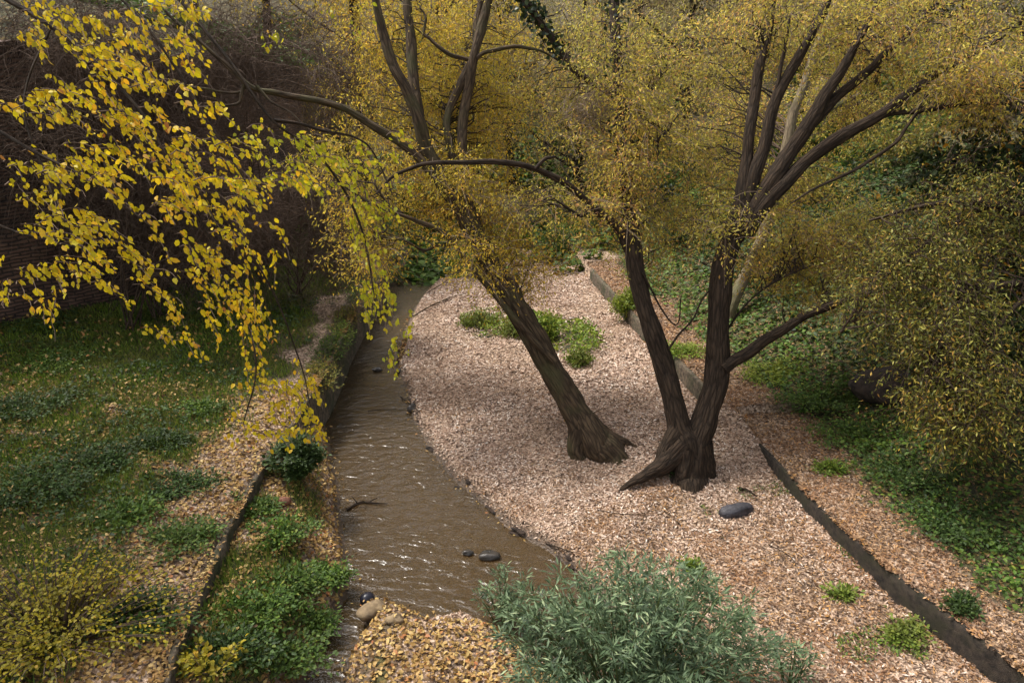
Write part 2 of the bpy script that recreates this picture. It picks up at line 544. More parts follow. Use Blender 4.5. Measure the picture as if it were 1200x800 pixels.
def brick_mat():
    m, nt = new_mat('old_brick')
    L = nt.links.new
    at = N(nt, 'ShaderNodeAttribute', attribute_name='wuv')
    no = N(nt, 'ShaderNodeTexNoise', Scale=1.6, Detail=5.0)
    L(at.outputs['Vector'], no.inputs['Vector'])
    va = N(nt, 'ShaderNodeVectorMath', operation='SCALE')
    va.inputs['Scale'].default_value = 0.22
    L(no.outputs['Color'], va.inputs[0])
    ad = N(nt, 'ShaderNodeVectorMath', operation='ADD')
    L(at.outputs['Vector'], ad.inputs[0])
    L(va.outputs[0], ad.inputs[1])
    br = N(nt, 'ShaderNodeTexBrick', Scale=1.0)
    br.inputs['Brick Width'].default_value = 0.32
    br.inputs['Row Height'].default_value = 0.075
    br.inputs['Mortar Size'].default_value = 0.02
    br.inputs['Mortar Smooth'].default_value = 0.6
    br.inputs['Color1'].default_value = (*s(112, 88, 74), 1)
    br.inputs['Color2'].default_value = (*s(92, 70, 60), 1)
    br.inputs['Mortar'].default_value = (*s(60, 50, 44), 1)
    L(ad.outputs[0], br.inputs['Vector'])
    no2 = N(nt, 'ShaderNodeTexNoise', Scale=0.9, Detail=8.0, Roughness=0.7)
    L(at.outputs['Vector'], no2.inputs['Vector'])
    st = ramp(nt, no2.outputs['Fac'], [(0.38, (0.3, 0.3, 0.3)), (0.62, (1.5, 1.42, 1.35))])
    mx = N(nt, 'ShaderNodeMix', data_type='RGBA', blend_type='MULTIPLY')
    mx.inputs[0].default_value = 1
    L(br.outputs['Color'], mx.inputs[6])
    L(st, mx.inputs[7])
    bs = N(nt, 'ShaderNodeBsdfPrincipled', Roughness=0.92)
    L(mx.outputs[2], bs.inputs['Base Color'])
    bu = N(nt, 'ShaderNodeBump', Strength=0.8, Distance=0.015)
    sb = N(nt, 'ShaderNodeMath', operation='MULTIPLY_ADD')
    L(br.outputs['Fac'], sb.inputs[0])
    sb.inputs[1].default_value = -1
    L(no2.outputs['Fac'], sb.inputs[2])
    L(sb.outputs[0], bu.inputs['Height'])
    L(bu.outputs[0], bs.inputs['Normal'])
    out = N(nt, 'ShaderNodeOutputMaterial')
    L(bs.outputs[0], out.inputs[0])
    return m


def ground_mat():
    m, nt = new_mat('ground_surface')
    L = nt.links.new
    geo = N(nt, 'ShaderNodeNewGeometry')
    at = N(nt, 'ShaderNodeAttribute', attribute_name='zone')   # x: litter, y: green, z: wet mud
    sep = N(nt, 'ShaderNodeSeparateXYZ')
    L(at.outputs['Vector'], sep.inputs[0])
    vo = N(nt, 'ShaderNodeTexVoronoi', Scale=34.0)
    L(geo.outputs['Position'], vo.inputs['Vector'])
    sc = N(nt, 'ShaderNodeSeparateColor')
    L(vo.outputs['Color'], sc.inputs[0])
    leafc = ramp(nt, sc.outputs[0], [(0, s(74, 58, 46)), (0.4, s(130, 106, 86)), (0.75, s(174, 148, 124)), (1, s(200, 176, 154))])
    vo2 = N(nt, 'ShaderNodeTexVoronoi', Scale=20.0)
    L(geo.outputs['Position'], vo2.inputs['Vector'])
    sc2 = N(nt, 'ShaderNodeSeparateColor')
    L(vo2.outputs['Color'], sc2.inputs[0])
    greenc = ramp(nt, sc2.outputs[0], [(0, s(38, 40, 22)), (0.5, s(62, 62, 34)), (0.8, s(90, 84, 44)), (1, s(130, 104, 56))])
    no = N(nt, 'ShaderNodeTexNoise', Scale=7.0, Detail=8.0, Roughness=0.7)
    L(geo.outputs['Position'], no.inputs['Vector'])
    mud = ramp(nt, no.outputs['Fac'], [(0.3, s(44, 34, 26)), (0.7, s(104, 84, 64))])
    m1 = N(nt, 'ShaderNodeMix', data_type='RGBA')
    L(sep.outputs[0], m1.inputs[0])
    L(mud, m1.inputs[6])
    L(leafc, m1.inputs[7])
    m2 = N(nt, 'ShaderNodeMix', data_type='RGBA')
    L(sep.outputs[1], m2.inputs[0])
    L(m1.outputs[2], m2.inputs[6])
    L(greenc, m2.inputs[7])
    bs = N(nt, 'ShaderNodeBsdfPrincipled')
    L(m2.outputs[2], bs.inputs['Base Color'])
    ro = N(nt, 'ShaderNodeMapRange')
    ro.inputs[3].default_value = 0.95
    ro.inputs[4].default_value = 0.35
    L(sep.outputs[2], ro.inputs[0])
    L(ro.outputs[0], bs.inputs['Roughness'])
    bu = N(nt, 'ShaderNodeBump', Strength=0.8, Distance=0.02)
    L(vo.outputs['Distance'], bu.inputs['Height'])
    bu2 = N(nt, 'ShaderNodeBump', Strength=0.6, Distance=0.05)
    L(no.outputs['Fac'], bu2.inputs['Height'])
    L(bu.outputs[0], bu2.inputs['Normal'])
    L(bu2.outputs[0], bs.inputs['Normal'])
    out = N(nt, 'ShaderNodeOutputMaterial')
    L(bs.outputs[0], out.inputs[0])
    return m


def water_mat():
    m, nt = new_mat('stream_water')
    L = nt.links.new
    geo = N(nt, 'ShaderNodeNewGeometry')
    mp = N(nt, 'ShaderNodeMapping')
    mp.inputs['Rotation'].default_value = (0, 0, math.radians(14))
    mp.inputs['Scale'].default_value = (2.0, 3.4, 1)
    L(geo.outputs['Position'], mp.inputs[0])
    no = N(nt, 'ShaderNodeTexNoise', Scale=2.3, Detail=3.0, Roughness=0.5)
    no.inputs['Distortion'].default_value = 0.6
    L(mp.outputs[0], no.inputs['Vector'])
    big = N(nt, 'ShaderNodeTexNoise', Scale=0.55, Detail=2.0)
    L(geo.outputs['Position'], big.inputs['Vector'])
    bd = N(nt, 'ShaderNodeMapRange')
    bd.inputs[1].default_value = 0.40
    bd.inputs[2].default_value = 0.62
    bd.inputs[3].default_value = 0.03
    bd.inputs[4].default_value = 0.055
    L(big.outputs['Fac'], bd.inputs[0])
    bu = N(nt, 'ShaderNodeBump', Strength=1.0)
    L(bd.outputs[0], bu.inputs['Distance'])
    L(no.outputs['Fac'], bu.inputs['Height'])
    tr = N(nt, 'ShaderNodeBsdfTransparent')
    tr.inputs[0].default_value = (0.66, 0.52, 0.36, 1)
    df = N(nt, 'ShaderNodeBsdfDiffuse')
    df.inputs[0].default_value = (*s(88, 72, 48), 1)
    m1 = N(nt, 'ShaderNodeMixShader')
    m1.inputs[0].default_value = 0.5
    L(tr.outputs[0], m1.inputs[1])
    L(df.outputs[0], m1.inputs[2])
    gl = N(nt, 'ShaderNodeBsdfGlossy', Roughness=0.22)
    gl.inputs['Color'].default_value = (1, 1, 1, 1)
    L(bu.outputs[0], gl.inputs['Normal'])
    fr = N(nt, 'ShaderNodeFresnel', IOR=1.45)
    L(bu.outputs[0], fr.inputs['Normal'])
    m2 = N(nt, 'ShaderNodeMixShader')
    L(fr.outputs[0], m2.inputs[0])
    L(m1.outputs[0], m2.inputs[1])
    L(gl.outputs[0], m2.inputs[2])
    out = N(nt, 'ShaderNodeOutputMaterial')
    L(m2.outputs[0], out.inputs[0])
    return m


M['brick'] = brick_mat()
M['ground'] = ground_mat()
M['water'] = water_mat()


# ------------------------------------------------------------------ ground sheet
def axis(lo, hi, step, far_lo, far_hi, grow=1.12):
    mid = list(np.arange(lo, hi, step))
    a, st = [], step
    x = lo
    while x > far_lo:
        st *= grow
        x -= st
        a.append(x)
    b, st = [], step
    x = mid[-1]
    while x < far_hi:
        st *= grow
        x += st
        b.append(x)
    return np.array(a[::-1] + mid + b)


gx = axis(-12.5, 8.0, 0.055, -110, 110)
gy = axis(3.0, 17.0, 0.055, -30, 120, 1.06)
X, Y = np.meshgrid(gx, gy)
Z = H(X, Y)


CY = np.array([0, 4.3, 5.0, 5.6, 6.5, 8.0, 9.5, 11.0, 13.0, 16.0, 20.0, 24.0, 40])
CX = np.array([-1.3, -1.3, -1.15, -.9, -.9, -1.3, -1.75, -2.1, -2.35, -2.4, -2.6, -2.6, -2.6])


def zones(x, y):
    dW = poly_sd(x, y, WP)
    xl = np.interp(y, LW[:, 1], LW[:, 0])
    xr = np.interp(y, KALL[:, 1], KALL[:, 0])
    dl, dr = xl - x, x - xr
    n = n2(x, y, 1.1, 8, 3)
    nf = n2(x, y, 3.2, 11, 2)
    green = np.zeros_like(dW)
    # left terrace: leafy strip beside the wall, green further out
    green = np.where(dl > 0.1, ss((dl - 0.55 + (n - 0.5) * 2.0) / 0.6) * np.where(y > 9.5, 1, ss((nf - 0.20) / 0.2)), green)
    green = np.where((dl <= 0.1) & (x < np.interp(y, CY, CX)) & (dW > 0.1), ss((nf - 0.45) / 0.15) * ss((dW - 0.12) / 0.25), green)
    gr = ss((dr - 0.68 + (n - 0.5) * 1.6) / 0.5)
    green = np.where(dr > 0.05, gr, green)
    island = np.exp(-((x + 0.3) / 1.1) ** 2 - ((y - 15.6) / 1.5) ** 2) + .9 * np.exp(-((x - 1.3) / .9) ** 2 - ((y - 14.6) / 1.5) ** 2)
    green = np.where((dl <= 0.1) & (dr <= 0.05), np.maximum(green, ss((island * 1.0 + n - 0.95) / 0.3)), green)
    litter = ss((dW - 0.03) / 0.10) * (1 - green)
    yy = y + 0.25 * np.abs(x + 1)
    litter = np.where(yy > 26, 0.25, litter)
    green = np.where(yy > 26, 0.75, green)
    wet = 1 - ss((dW + 0.02) / 0.12)
    return litter, green, wet, dW, dl, dr


li, gr_, we, _, _, _ = zones(X, Y)
idx = np.arange(X.size).reshape(X.shape)
F = np.stack([idx[:-1, :-1], idx[:-1, 1:], idx[1:, 1:], idx[1:, :-1]], -1).reshape(-1, 4)
me = mesh_from('ground', np.stack([X, Y, Z], -1).reshape(-1, 3), F, np.full(len(F), 4),
               {'zone': np.stack([li, gr_, we], -1).reshape(-1, 3)}, smooth=True)
tag(obj('ground', me, M['ground']), kind='structure')

# stream: one rippled sheet cut to the channel
wx = np.arange(WP[:, 0].min() - 0.3, WP[:, 0].max() + 0.3, 0.08)
wy = np.arange(WP[:, 1].min() - 0.3, WP[:, 1].max() + 2.3, 0.08)
WX, WY = np.meshgrid(wx, wy)
keep = poly_sd(WX, WY, WP) < 0.16
widx = np.arange(WX.size).reshape(WX.shape)
k4 = keep[:-1, :-1] & keep[:-1, 1:] & keep[1:, 1:] & keep[1:, :-1]
F = np.stack([widx[:-1, :-1], widx[:-1, 1:], widx[1:, 1:], widx[1:, :-1]], -1)[k4]
used = np.unique(F)
rem = np.full(WX.size, -1)
rem[used] = np.arange(len(used))
wz = 0.004 * (n2(WX * 1.3, WY * 3.6, 2.0, 3, 2) - 0.5)
wv = np.stack([WX, WY, wz], -1).reshape(-1, 3)[used]
tag(obj('stream_water', mesh_from('stream_water', wv, rem[F], np.full(len(F), 4), smooth=True), M['water']), kind='structure')


# ------------------------------------------------------------------ walls
def wall_strip(name, line, top, thick, depth, mat, label, cat, lean=0.0, cap=0.0, side=1, jitter=0.008):
    """low wall following a ground line; side=+1: the thickness goes to +x of the line"""
    t = empty(name, (*line[0], 0), label, cat)
    q = catmull(np.column_stack([line, np.zeros(len(line))]), 14)[:, :2]
    K = len(q)
    T = unit(np.gradient(q, axis=0))
    nr = np.column_stack([T[:, 1], -T[:, 0]]) * side
    sarr = np.concatenate([[0], np.cumsum(np.linalg.norm(np.diff(q, axis=0), axis=1))])
    rows = []
    prof = [(0.0, -depth), (0.0, -depth * 0.5), (0.0, -0.12), (0.0, -0.02), (0.015, 0.0), (thick * .5, 0.004), (thick - 0.015, 0.0), (thick, -0.02), (thick, -depth)]
    for (a, b) in prof:
        j = (n2(sarr, sarr * 0 + b * 7, 9, 3, 3) - 0.5) * jitter * 1.6
        j2 = (n2(sarr, sarr * 0 + a * 7, 11, 6, 3) - 0.5) * jitter * 1.6
        j2 = j2 - 0.05 * np.clip(n2(sarr, sarr * 0, 3.1, 23, 2) - .6, 0, 1) * 4 * (b > -.05)
        j = j + (_perm[5, 7, (sarr / 1.15).astype(int) % 64] - .5) * .02
        off = a + lean * b + (j if a == 0 else 0)
        p = q + nr * (off[:, None] if np.ndim(off) else off)
        rows.append(np.column_stack([p, np.full(K, top + b) + (j2 if b > -0.05 else 0)]))
    V = np.stack(rows, 1)
    Pn = len(prof)
    idx = np.arange(K * Pn).reshape(K, Pn)
    F = np.stack([idx[:-1, :-1], idx[1:, :-1], idx[1:, 1:], idx[:-1, 1:]], -1).reshape(-1, 4)
    acc = Acc()
    acc.add(V.reshape(-1, 3), F)
    me = acc.mesh('wall_face', smooth=False)
    obj('wall_face', me, mat, t)
    ends = Acc()
    for k in (0, K - 1):
        ends.add(V[k], np.array([[0, 1, 7, 8], [1, 2, 6, 7], [2, 3, 5, 6]][:3]))
    obj('wall_end', ends.mesh('wall_end'), mat, t)
    return t


wall_strip('retaining_wall', LW[1:-2], LW_TOP, 0.075, 0.95, M['leftwall'],
           'long low mossy retaining wall between the grassy left bank and the stream', 'wall', side=-1, jitter=0.018, lean=0.0)
kl = KW.copy()
kl = np.vstack([KW[0] + (KW[0] - KW[1]) * 1.2, kl])
wall_strip('kerb_wall', kl, KW_TOP, 0.06, 0.8, M['kerb'],
           'dark concrete kerb wall running to the lower right corner beside the leafy terrace', 'wall', side=1)
wall_strip('kerb_wall', KW2, KW2_TOP, 0.10, 0.9, M['leftwall'],
           'mossy far stretch of low kerb wall seen behind the forked willow', 'wall', side=1)

# old brick wall along the left side of the valley
bwl = empty('brick_wall', (BW[2, 0], BW[2, 1], 1.3), 'tall old reddish brown brick wall behind the grassy left bank', 'wall')
q = catmull(np.column_stack([BW[1:-1], np.zeros(len(BW) - 2)]), 16)[:, :2]
sarr = np.concatenate([[0], np.cumsum(np.linalg.norm(np.diff(q, axis=0), axis=1))])
zz = np.linspace(0.2, 6.3, 60)
SS, ZZ = np.meshgrid(sarr, zz, indexing='ij')
T = unit(np.gradient(q, axis=0))
nr = np.column_stack([T[:, 1], -T[:, 0]])
bul = (n2(SS, ZZ, 0.8, 5, 3) - 0.5) * 0.35 + (n2(SS, ZZ * 6, 1.5, 9, 2) - 0.5) * 0.08 + 0.1
PX = q[:, 0][:, None] + nr[:, 0][:, None] * bul
PY = q[:, 1][:, None] + nr[:, 1][:, None] * bul
topj = (n2(sarr, sarr * 0, 1.2, 4, 3) - 0.5) * 0.8
ZT = ZZ + (ZZ / 6.3) ** 6 * topj[:, None]
idx = np.arange(SS.size).reshape(SS.shape)
F = np.stack([idx[:-1, :-1], idx[1:, :-1], idx[1:, 1:], idx[:-1, 1:]], -1).reshape(-1, 4)
acc = Acc()
acc.add(np.stack([PX, PY, ZT], -1).reshape(-1, 3), F, wuv=np.stack([SS, ZZ, SS * 0], -1).reshape(-1, 3))
obj('wall_face', acc.mesh('wall_face', True), M['brick'], bwl)
acc = Acc()
back = np.stack([np.stack([PX[:, -1], PY[:, -1], ZT[:, -1]], -1),
                 np.stack([q[:, 0] - nr[:, 0] * .5, q[:, 1] - nr[:, 1] * .5, ZT[:, -1] + 0.02], -1),
                 np.stack([q[:, 0] - nr[:, 0] * .5, q[:, 1] - nr[:, 1] * .5, ZT[:, -1] - 1.5], -1)], 1)
idx = np.arange(len(q) * 3).reshape(-1, 3)
F = np.stack([idx[:-1, :-1], idx[1:, :-1], idx[1:, 1:], idx[:-1, 1:]], -1).reshape(-1, 4)
acc.add(back.reshape(-1, 3), F, wuv=back.reshape(-1, 3))
obj('wall_top', acc.mesh('wall_top', True), M['brick'], bwl)


# ------------------------------------------------------------------ trees
def bez(a, b, c, K):
    t = np.linspace(0, 1, K)[None, :, None]
    return (1 - t) ** 2 * a[:, None] + 2 * t * (1 - t) * b[:, None] + t ** 2 * c[:, None]


def blob_points(blobs, n):
    """blobs: (u, v, depth, ru, rv, rdepth[m], weight)"""
    w = np.array([b[6] for b in blobs], float)
    k = R.choice(len(blobs), n, p=w / w.sum())
    d = rvec(n) * (R.random(n) ** 0.45)[:, None]
    out = []
    for i in range(n):
        u, v, t, ru, rv, rt, _ = blobs[k[i]]
        out.append(PD(u + d[i, 0] * ru, v + d[i, 1] * rv, t + d[i, 2] * rt))
    return np.array(out)


def foliage(limbs, centres, mat, twig_mat, root, n_tw=10, n_lf=14, spread=0.45, tw_len=0.5, droop=0.35, leaf=(0.06, 0.016),
            tpl=LANCE, br_r=0.012, name='crown', leaf_jit=0.06, connect=True, hang=0.5):
    """branches from the nearest limb to every centre, twigs round it, leaves on the twigs"""
    LP = np.concatenate([l[0] for l in limbs])
    C = len(centres)
    tw = Acc()
    if connect:
        d = np.linalg.norm(centres[:, None] - LP[None], axis=-1) + 0.7 * np.maximum(0, LP[None, :, 2] - centres[:, None, 2] + 0.1)
        near = LP[np.argsort(d, axis=1)[np.arange(C), R.integers(0, min(14, len(LP)), C)]]
        dist = np.linalg.norm(centres - near, axis=1)
        mid = (near + centres) / 2 + np.column_stack([R.normal(0, .10, C), R.normal(0, .10, C), 0.18 * dist + R.normal(0, .06, C)])
        P = bez(near, mid, centres, 7)
        P[:, 1:-1] += R.normal(0, 0.045, (C, 5, 3))
        rad = np.linspace(1, 0.25, 7)[None] * (br_r * (0.5 + 0.5 * dist / max(dist.mean(), .01)))[:, None]
        v, f, b = tubes(P, np.minimum(rad, br_r * 2.2), 4)
        ba = Acc()
        ba.add(v, f, bark=b)
        obj('branches', ba.mesh('branches'), twig_mat, root)
        start = P[np.repeat(np.arange(C), n_tw), R.integers(4, 7, C * n_tw)]
    else:
        start = np.repeat(centres, n_tw, 0)
    n = C * n_tw
    dirs = unit(R.normal(size=(n, 3)) * np.array([1, 1, 0.8]))
    start = start + R.normal(0, spread * 0.35, (n, 3))
    ln = tw_len * R.uniform(0.5, 1.3, n)
    end = start + dirs * ln[:, None] * np.array([1, 1, 0.7]) - np.array([0, 0, 1]) * (droop * ln * R.uniform(0.3, 1.6, n))[:, None]
    midp = start + dirs * (ln * 0.55)[:, None]
    TP = bez(start, midp, end, 5)
    v, f, b = tubes(TP, np.broadcast_to(np.linspace(1, .4, 5) * 0.0045, (n, 5)), 3)
    tw.add(v, f, bark=b)
    obj('twigs', tw.mesh('twigs'), M['twig_light'] if twig_mat is M['bark_dark'] else twig_mat, root)
    if n_lf:
        m = n * n_lf
        ti = np.repeat(np.arange(n), n_lf)
        t = R.random(m) ** 0.8
        a, bb, cc = start[ti], midp[ti], end[ti]
        pos = ((1 - t) ** 2)[:, None] * a + (2 * t * (1 - t))[:, None] * bb + (t ** 2)[:, None] * cc
        pos = pos + R.normal(0, leaf_jit, (m, 3))
        dr = unit(cc - a) * 0.5 + rvec(m) * 0.8 - np.array([0, 0, hang])
        nm = rvec(m) + np.array([0, 0, 0.6])
        sc = R.uniform(0.65, 1.25, m)
        lf = Acc()
        leaves(lf, pos, dr, nm, leaf[0] * sc, leaf[1] * sc * R.uniform(.8, 1.2, m), R.random(m), tpl)
        obj(name, lf.mesh(name), mat, root)


def put_limbs(root, limbs, mat, names, S=10, ridge=0.0, knob=0.0):
    for (P, r), nm in zip(limbs, names):
        sd = S if r.max() > 0.05 else 6
        # cap: shrink last ring
        r = r.copy()
        r[-1] *= 0.3
        v, f, b = tubes(P, r, sd if r.max() < 0.12 else max(S, 30), ridge if r.max() > 0.06 else 0, float(len(P)), knob)
        a = Acc()
        a.add(v, f, bark=b)
        obj(nm, a.mesh(nm, True), mat, root)


def flare(limb, k, amt, lobes, seed):
    return limb


# --- leaning willow
b, t0 = hit(700, 530)
T = t0
root = empty('willow_tree', b, 'leaning willow with thick furrowed trunk tilting left over the stream, base on the gravel bar', 'tree')
tr = [(716, 546, T, 34), (706, 528, T, 32), (690, 507, T, 26), (672, 478, T, 21.5), (652, 442, T, 19.5), (622, 388, T, 18.5), (596, 345, T, 17.5), (572, 303, T, 16), (546, 258, T, 14), (518, 208, T - .1, 12)]
L1 = [limb_from_px(tr, 16, 0.05)]
L1 += [limb_from_px(x, 8, 0.06) for x in [
    [(530, 230, T, 11), (505, 185, T - .1, 11), (490, 140, T - .2, 9.5), (468, 90, T - .3, 8), (450, 40, T - .3, 7), (436, -20, T - .4, 6), (425, -80, T - .4, 4)],
    [(496, 160, T - .1, 8), (485, 100, T, 8), (480, 40, T + .1, 8), (477, -30, T + .2, 7), (474, -90, T + .2, 5)],
    [(565, 292, T, 11), (550, 235, T + .1, 9), (543, 175, T + .1, 8), (547, 120, T + .1, 8), (558, 65, T + .1, 8), (572, 5, T + .2, 7), (580, -60, T + .2, 5)],
    [(549, 225, T + .1, 7), (528, 175, T + .1, 6), (523, 140, T + .1, 6), (540, 100, T + .1, 7), (556, 60, T + .2, 6), (562, 10, T + .3, 6), (566, -50, T + .3, 4)],
    [(648, 425, T - .25, 5), (615, 385, T - .35, 5), (580, 345, T - .4, 5), (545, 304, T - .4, 4.5), (518, 272, T - .4, 4), (486, 257, T - .5, 3.5), (440, 240, T - .6, 2.5), (400, 215, T - .7, 1.5)],
    [(535, 240, T - .1, 8), (490, 185, T - .3, 7), (440, 148, T - .5, 6.5), (385, 123, T - .7, 5.5), (330, 112, T - .9, 5), (292, 99, T - 1.1, 4.5), (262, 74, T - 1.2, 4), (232, 48, T - 1.3, 3), (190, 10, T - 1.4, 2)],
    [(553, 75, T + .1, 4), (575, 60, T, 3.2), (605, 55, T - .1, 3), (634, 60, T - .1, 1.8), (660, 75, T - .1, 1)],
    [(552, 70, T + .1, 3.2), (526, 63, T, 3), (508, 48, T, 2.6), (496, 40, T, 2.4), (499, 22, T, 2), (492, 8, T, 1.2)],
    [(292, 99, T - 1.1, 3), (270, 110, T - 1.1, 2.4), (240, 103, T - 1.2, 1.8), (200, 96, T - 1.3, 1)],
    [(300, 102, T - 1.1, 3), (318, 120, T - 1.1, 2), (345, 135, T - 1.1, 1.5), (370, 160, T - 1.1, 1)],
    [(288, 98, T - 1.1, 3), (280, 120, T - 1.1, 2.4), (255, 125, T - 1.2, 1.8), (215, 128, T - 1.3, 1)],
    [(470, 250, T - .5, 2), (452, 235, T - .5, 2), (440, 212, T - .5, 1.6), (450, 200, T - .5, 1)],
    [(528, 284, T - .4, 3), (500, 292, T - .4, 2.4), (470, 282, T - .5, 2), (440, 276, T - .5, 1.2)],
]]
roots = [limb_from_px(x, 6, 0.02) for x in [
    [(690, 500, T + .05, 17), (712, 513, T + .1, 15), (732, 520, T + .15, 9), (748, 526, T + .2, 3)],
    [(680, 502, T - .05, 17), (676, 528, T - .05, 16), (688, 546, T - .1, 9)],
    [(684, 490, T - .05, 18), (700, 522, T - .15, 22), (716, 540, T - .2, 12), (724, 548, T - .2, 4)]]]
put_limbs(root, L1, M['bark'], ['trunk'] + ['limb'] * (len(L1) - 1), 14, 0.2, 0.3)
put_limbs(root, roots, M['bark'], ['root'] * 3, 16, 0.22, 0.25)
cen = blob_points([(470, 110, T + 1.4, 75, 110, 1.0, 2.0), (560, 110, T + 1.4, 85, 110, 1.0, 2.6), (600, 300, T + .7, 62, 48, .6, 1.6), (560, 290, T - .6, 45, 30, .3, .5), (545, 200, T - .5, 60, 40, .4, .35), (430, 290, T - .2, 36, 50, .5, .45), (520, 225, T + .7, 90, 60, .7, 1.7),
                   (410, 210, T + .2, 80, 60, .7, .8), (500, 30, T + .8, 120, 50, .9, 1.2)], 270)
foliage(L1, cen, M['willow_gold'], M['bark_dark'], root, n_tw=10, n_lf=18, tw_len=0.5, spread=.38, leaf=(0.060, 0.019), br_r=.010)

# --- forked willow
b, t0 = hit(806, 552)
T = t0
root = empty('willow_tree', b, 'forked willow with two thick stems rising from one flared base by the kerb', 'tree')
L2 = [limb_from_px(x, n, 0.04) for x, n in [
    ([(806, 572, T, 36), (806, 550, T, 30), (805, 524, T, 25), (796, 494, T, 18), (781, 440, T, 15.5), (766, 392, T, 15), (751, 340, T, 14), (741, 290, T, 12.5), (736, 250, T, 11), (731, 195, T + .1, 9.5), (726, 130, T + .2, 9), (722, 60, T + .3, 8), (720, -20, T + .4, 7), (720, -80, T + .4, 5)], 14),
    ([(812, 560, T, 27), (817, 524, T, 23), (828, 488, T, 19), (838, 440, T, 18), (841, 390, T, 17), (844, 340, T, 16.5), (852, 292, T, 16), (866, 255, T, 14), (882, 225, T, 11)], 14),
    ([(860, 285, T, 11), (868, 240, T, 10), (875, 190, T + .1, 9), (881, 140, T + .1, 8.5), (890, 80, T + .2, 8), (903, 20, T + .3, 7), (912, -50, T + .3, 5)], 8),
    ([(864, 280, T, 12), (880, 225, T, 10.5), (895, 170, T, 10), (915, 105, T, 8.5), (940, 58, T, 7.5), (965, 12, T, 6), (985, -40, T, 5)], 8),
    ([(870, 270, T, 13), (900, 218, T - .1, 12.5), (933, 168, T - .1, 12), (962, 120, T - .1, 10), (985, 85, T - .1, 8), (1003, 50, T - .1, 6), (1025, 10, T - .1, 4), (1040, -30, T - .1, 3)], 8),
    ([(942, 155, T - .1, 8), (975, 120, T, 8), (1008, 92, T, 7.5), (1033, 68, T, 6), (1065, 38, T, 4), (1095, 5, T, 3)], 8),
    ([(872, 275, T, 12), (905, 228, T - .15, 11), (945, 190, T - .2, 10.5), (985, 160, T - .3, 10), (1030, 135, T - .4, 8.5), (1083, 96, T - .5, 6.5), (1130, 70, T - .6, 4), (1180, 40, T - .7, 3)], 8),
    ([(1018, 142, T - .35, 5), (1045, 132, T - .4, 4.5), (1080, 130, T - .5, 4), (1130, 122, T - .6, 3.5), (1185, 122, T - .7, 2.5), (1230, 128, T - .8, 2)], 8),
    ([(1090, 104, T - .5, 2.5), (1068, 140, T - .5, 2.8), (1045, 168, T - .5, 3), (1000, 200, T - .4, 3), (960, 218, T - .4, 2.2), (925, 240, T - .4, 1.2)], 8),
    ([(905, 140, T, 4), (909, 105, T, 3.6), (920, 60, T, 3), (926, 20, T, 2)], 8),
    ([(846, 432, T - .1, 10), (868, 418, T - .1, 9), (895, 400, T - .1, 8.5), (930, 378, T - .1, 7.5), (962, 362, T - .1, 6.5), (1005, 346, T - .2, 5), (1060, 330, T - .2, 3.5), (1120, 300, T - .2, 2)], 8),
    ([(738, 292, T, 8), (722, 265, T - .1, 7), (692, 240, T - .3, 6), (658, 211, T - .5, 5.2), (622, 195, T - .7, 4.6), (580, 188, T - .9, 4.2), (532, 190, T - 1.1, 3.6), (495, 193, T - 1.2, 3), (463, 205, T - 1.3, 2.4), (440, 226, T - 1.4, 1.5)], 8),
    ([(725, 118, T + .2, 5), (700, 100, T + .3, 5.5), (672, 78, T + .3, 6), (645, 42, T + .4, 6), (618, 8, T + .4, 6), (596, -30, T + .4, 5)], 8),
    ([(628, 197, T - .7, 3), (640, 186, T - .7, 2.6), (652, 183, T - .7, 1.6)], 5),
    ([(690, 238, T - .3, 3), (684, 252, T - .3, 2.4), (668, 246, T - .3, 2), (650, 232, T - .3, 1.4)], 5),
    ([(782, 408, T - .1, 1.8), (808, 378, T - .1, 1.8), (828, 345, T - .1, 1.6), (838, 322, T - .1, 1)], 6),
    ([(752, 320, T - .1, 1.8), (772, 355, T - .1, 1.6), (792, 380, T - .1, 1.3), (800, 345, T - .1, 1)], 6),
    ([(842, 400, T + .1, 1.8), (880, 350, T + .1, 1.8), (915, 325, T + .1, 1.6), (950, 312, T, 1)], 6),
    ([(724, 140, T + .2, 3), (745, 118, T + .1, 2.4), (760, 108, T + .1, 2), (776, 88, T, 1.2)], 6),
    ([(770, 185, T - .2, 1.8), (772, 165, T - .2, 1.8), (785, 148, T - .2, 1.6), (800, 128, T - .2, 1)], 6),
]]
roots = [limb_from_px(x, 6, 0.02) for x in [
    [(800, 522, T - .05, 22), (780, 543, T - .1, 16), (760, 555, T - .15, 11), (742, 564, T - .2, 6), (726, 575, T - .25, 3)],
    [(818, 520, T, 24), (826, 548, T, 17), (832, 566, T, 8)],
    [(806, 528, T - .08, 20), (802, 556, T - .14, 15), (798, 570, T - .18, 7)],
    [(796, 500, T - .03, 14), (786, 520, T - .03, 14), (772, 548, T - .05, 9)]]]
put_limbs(root, L2, M['bark_dark'], ['trunk', 'stem'] + ['limb'] * (len(L2) - 2), 14, 0.2, 0.24)
put_limbs(root, roots, M['bark_dark'], ['root'] * 4, 16, 0.22, 0.2)
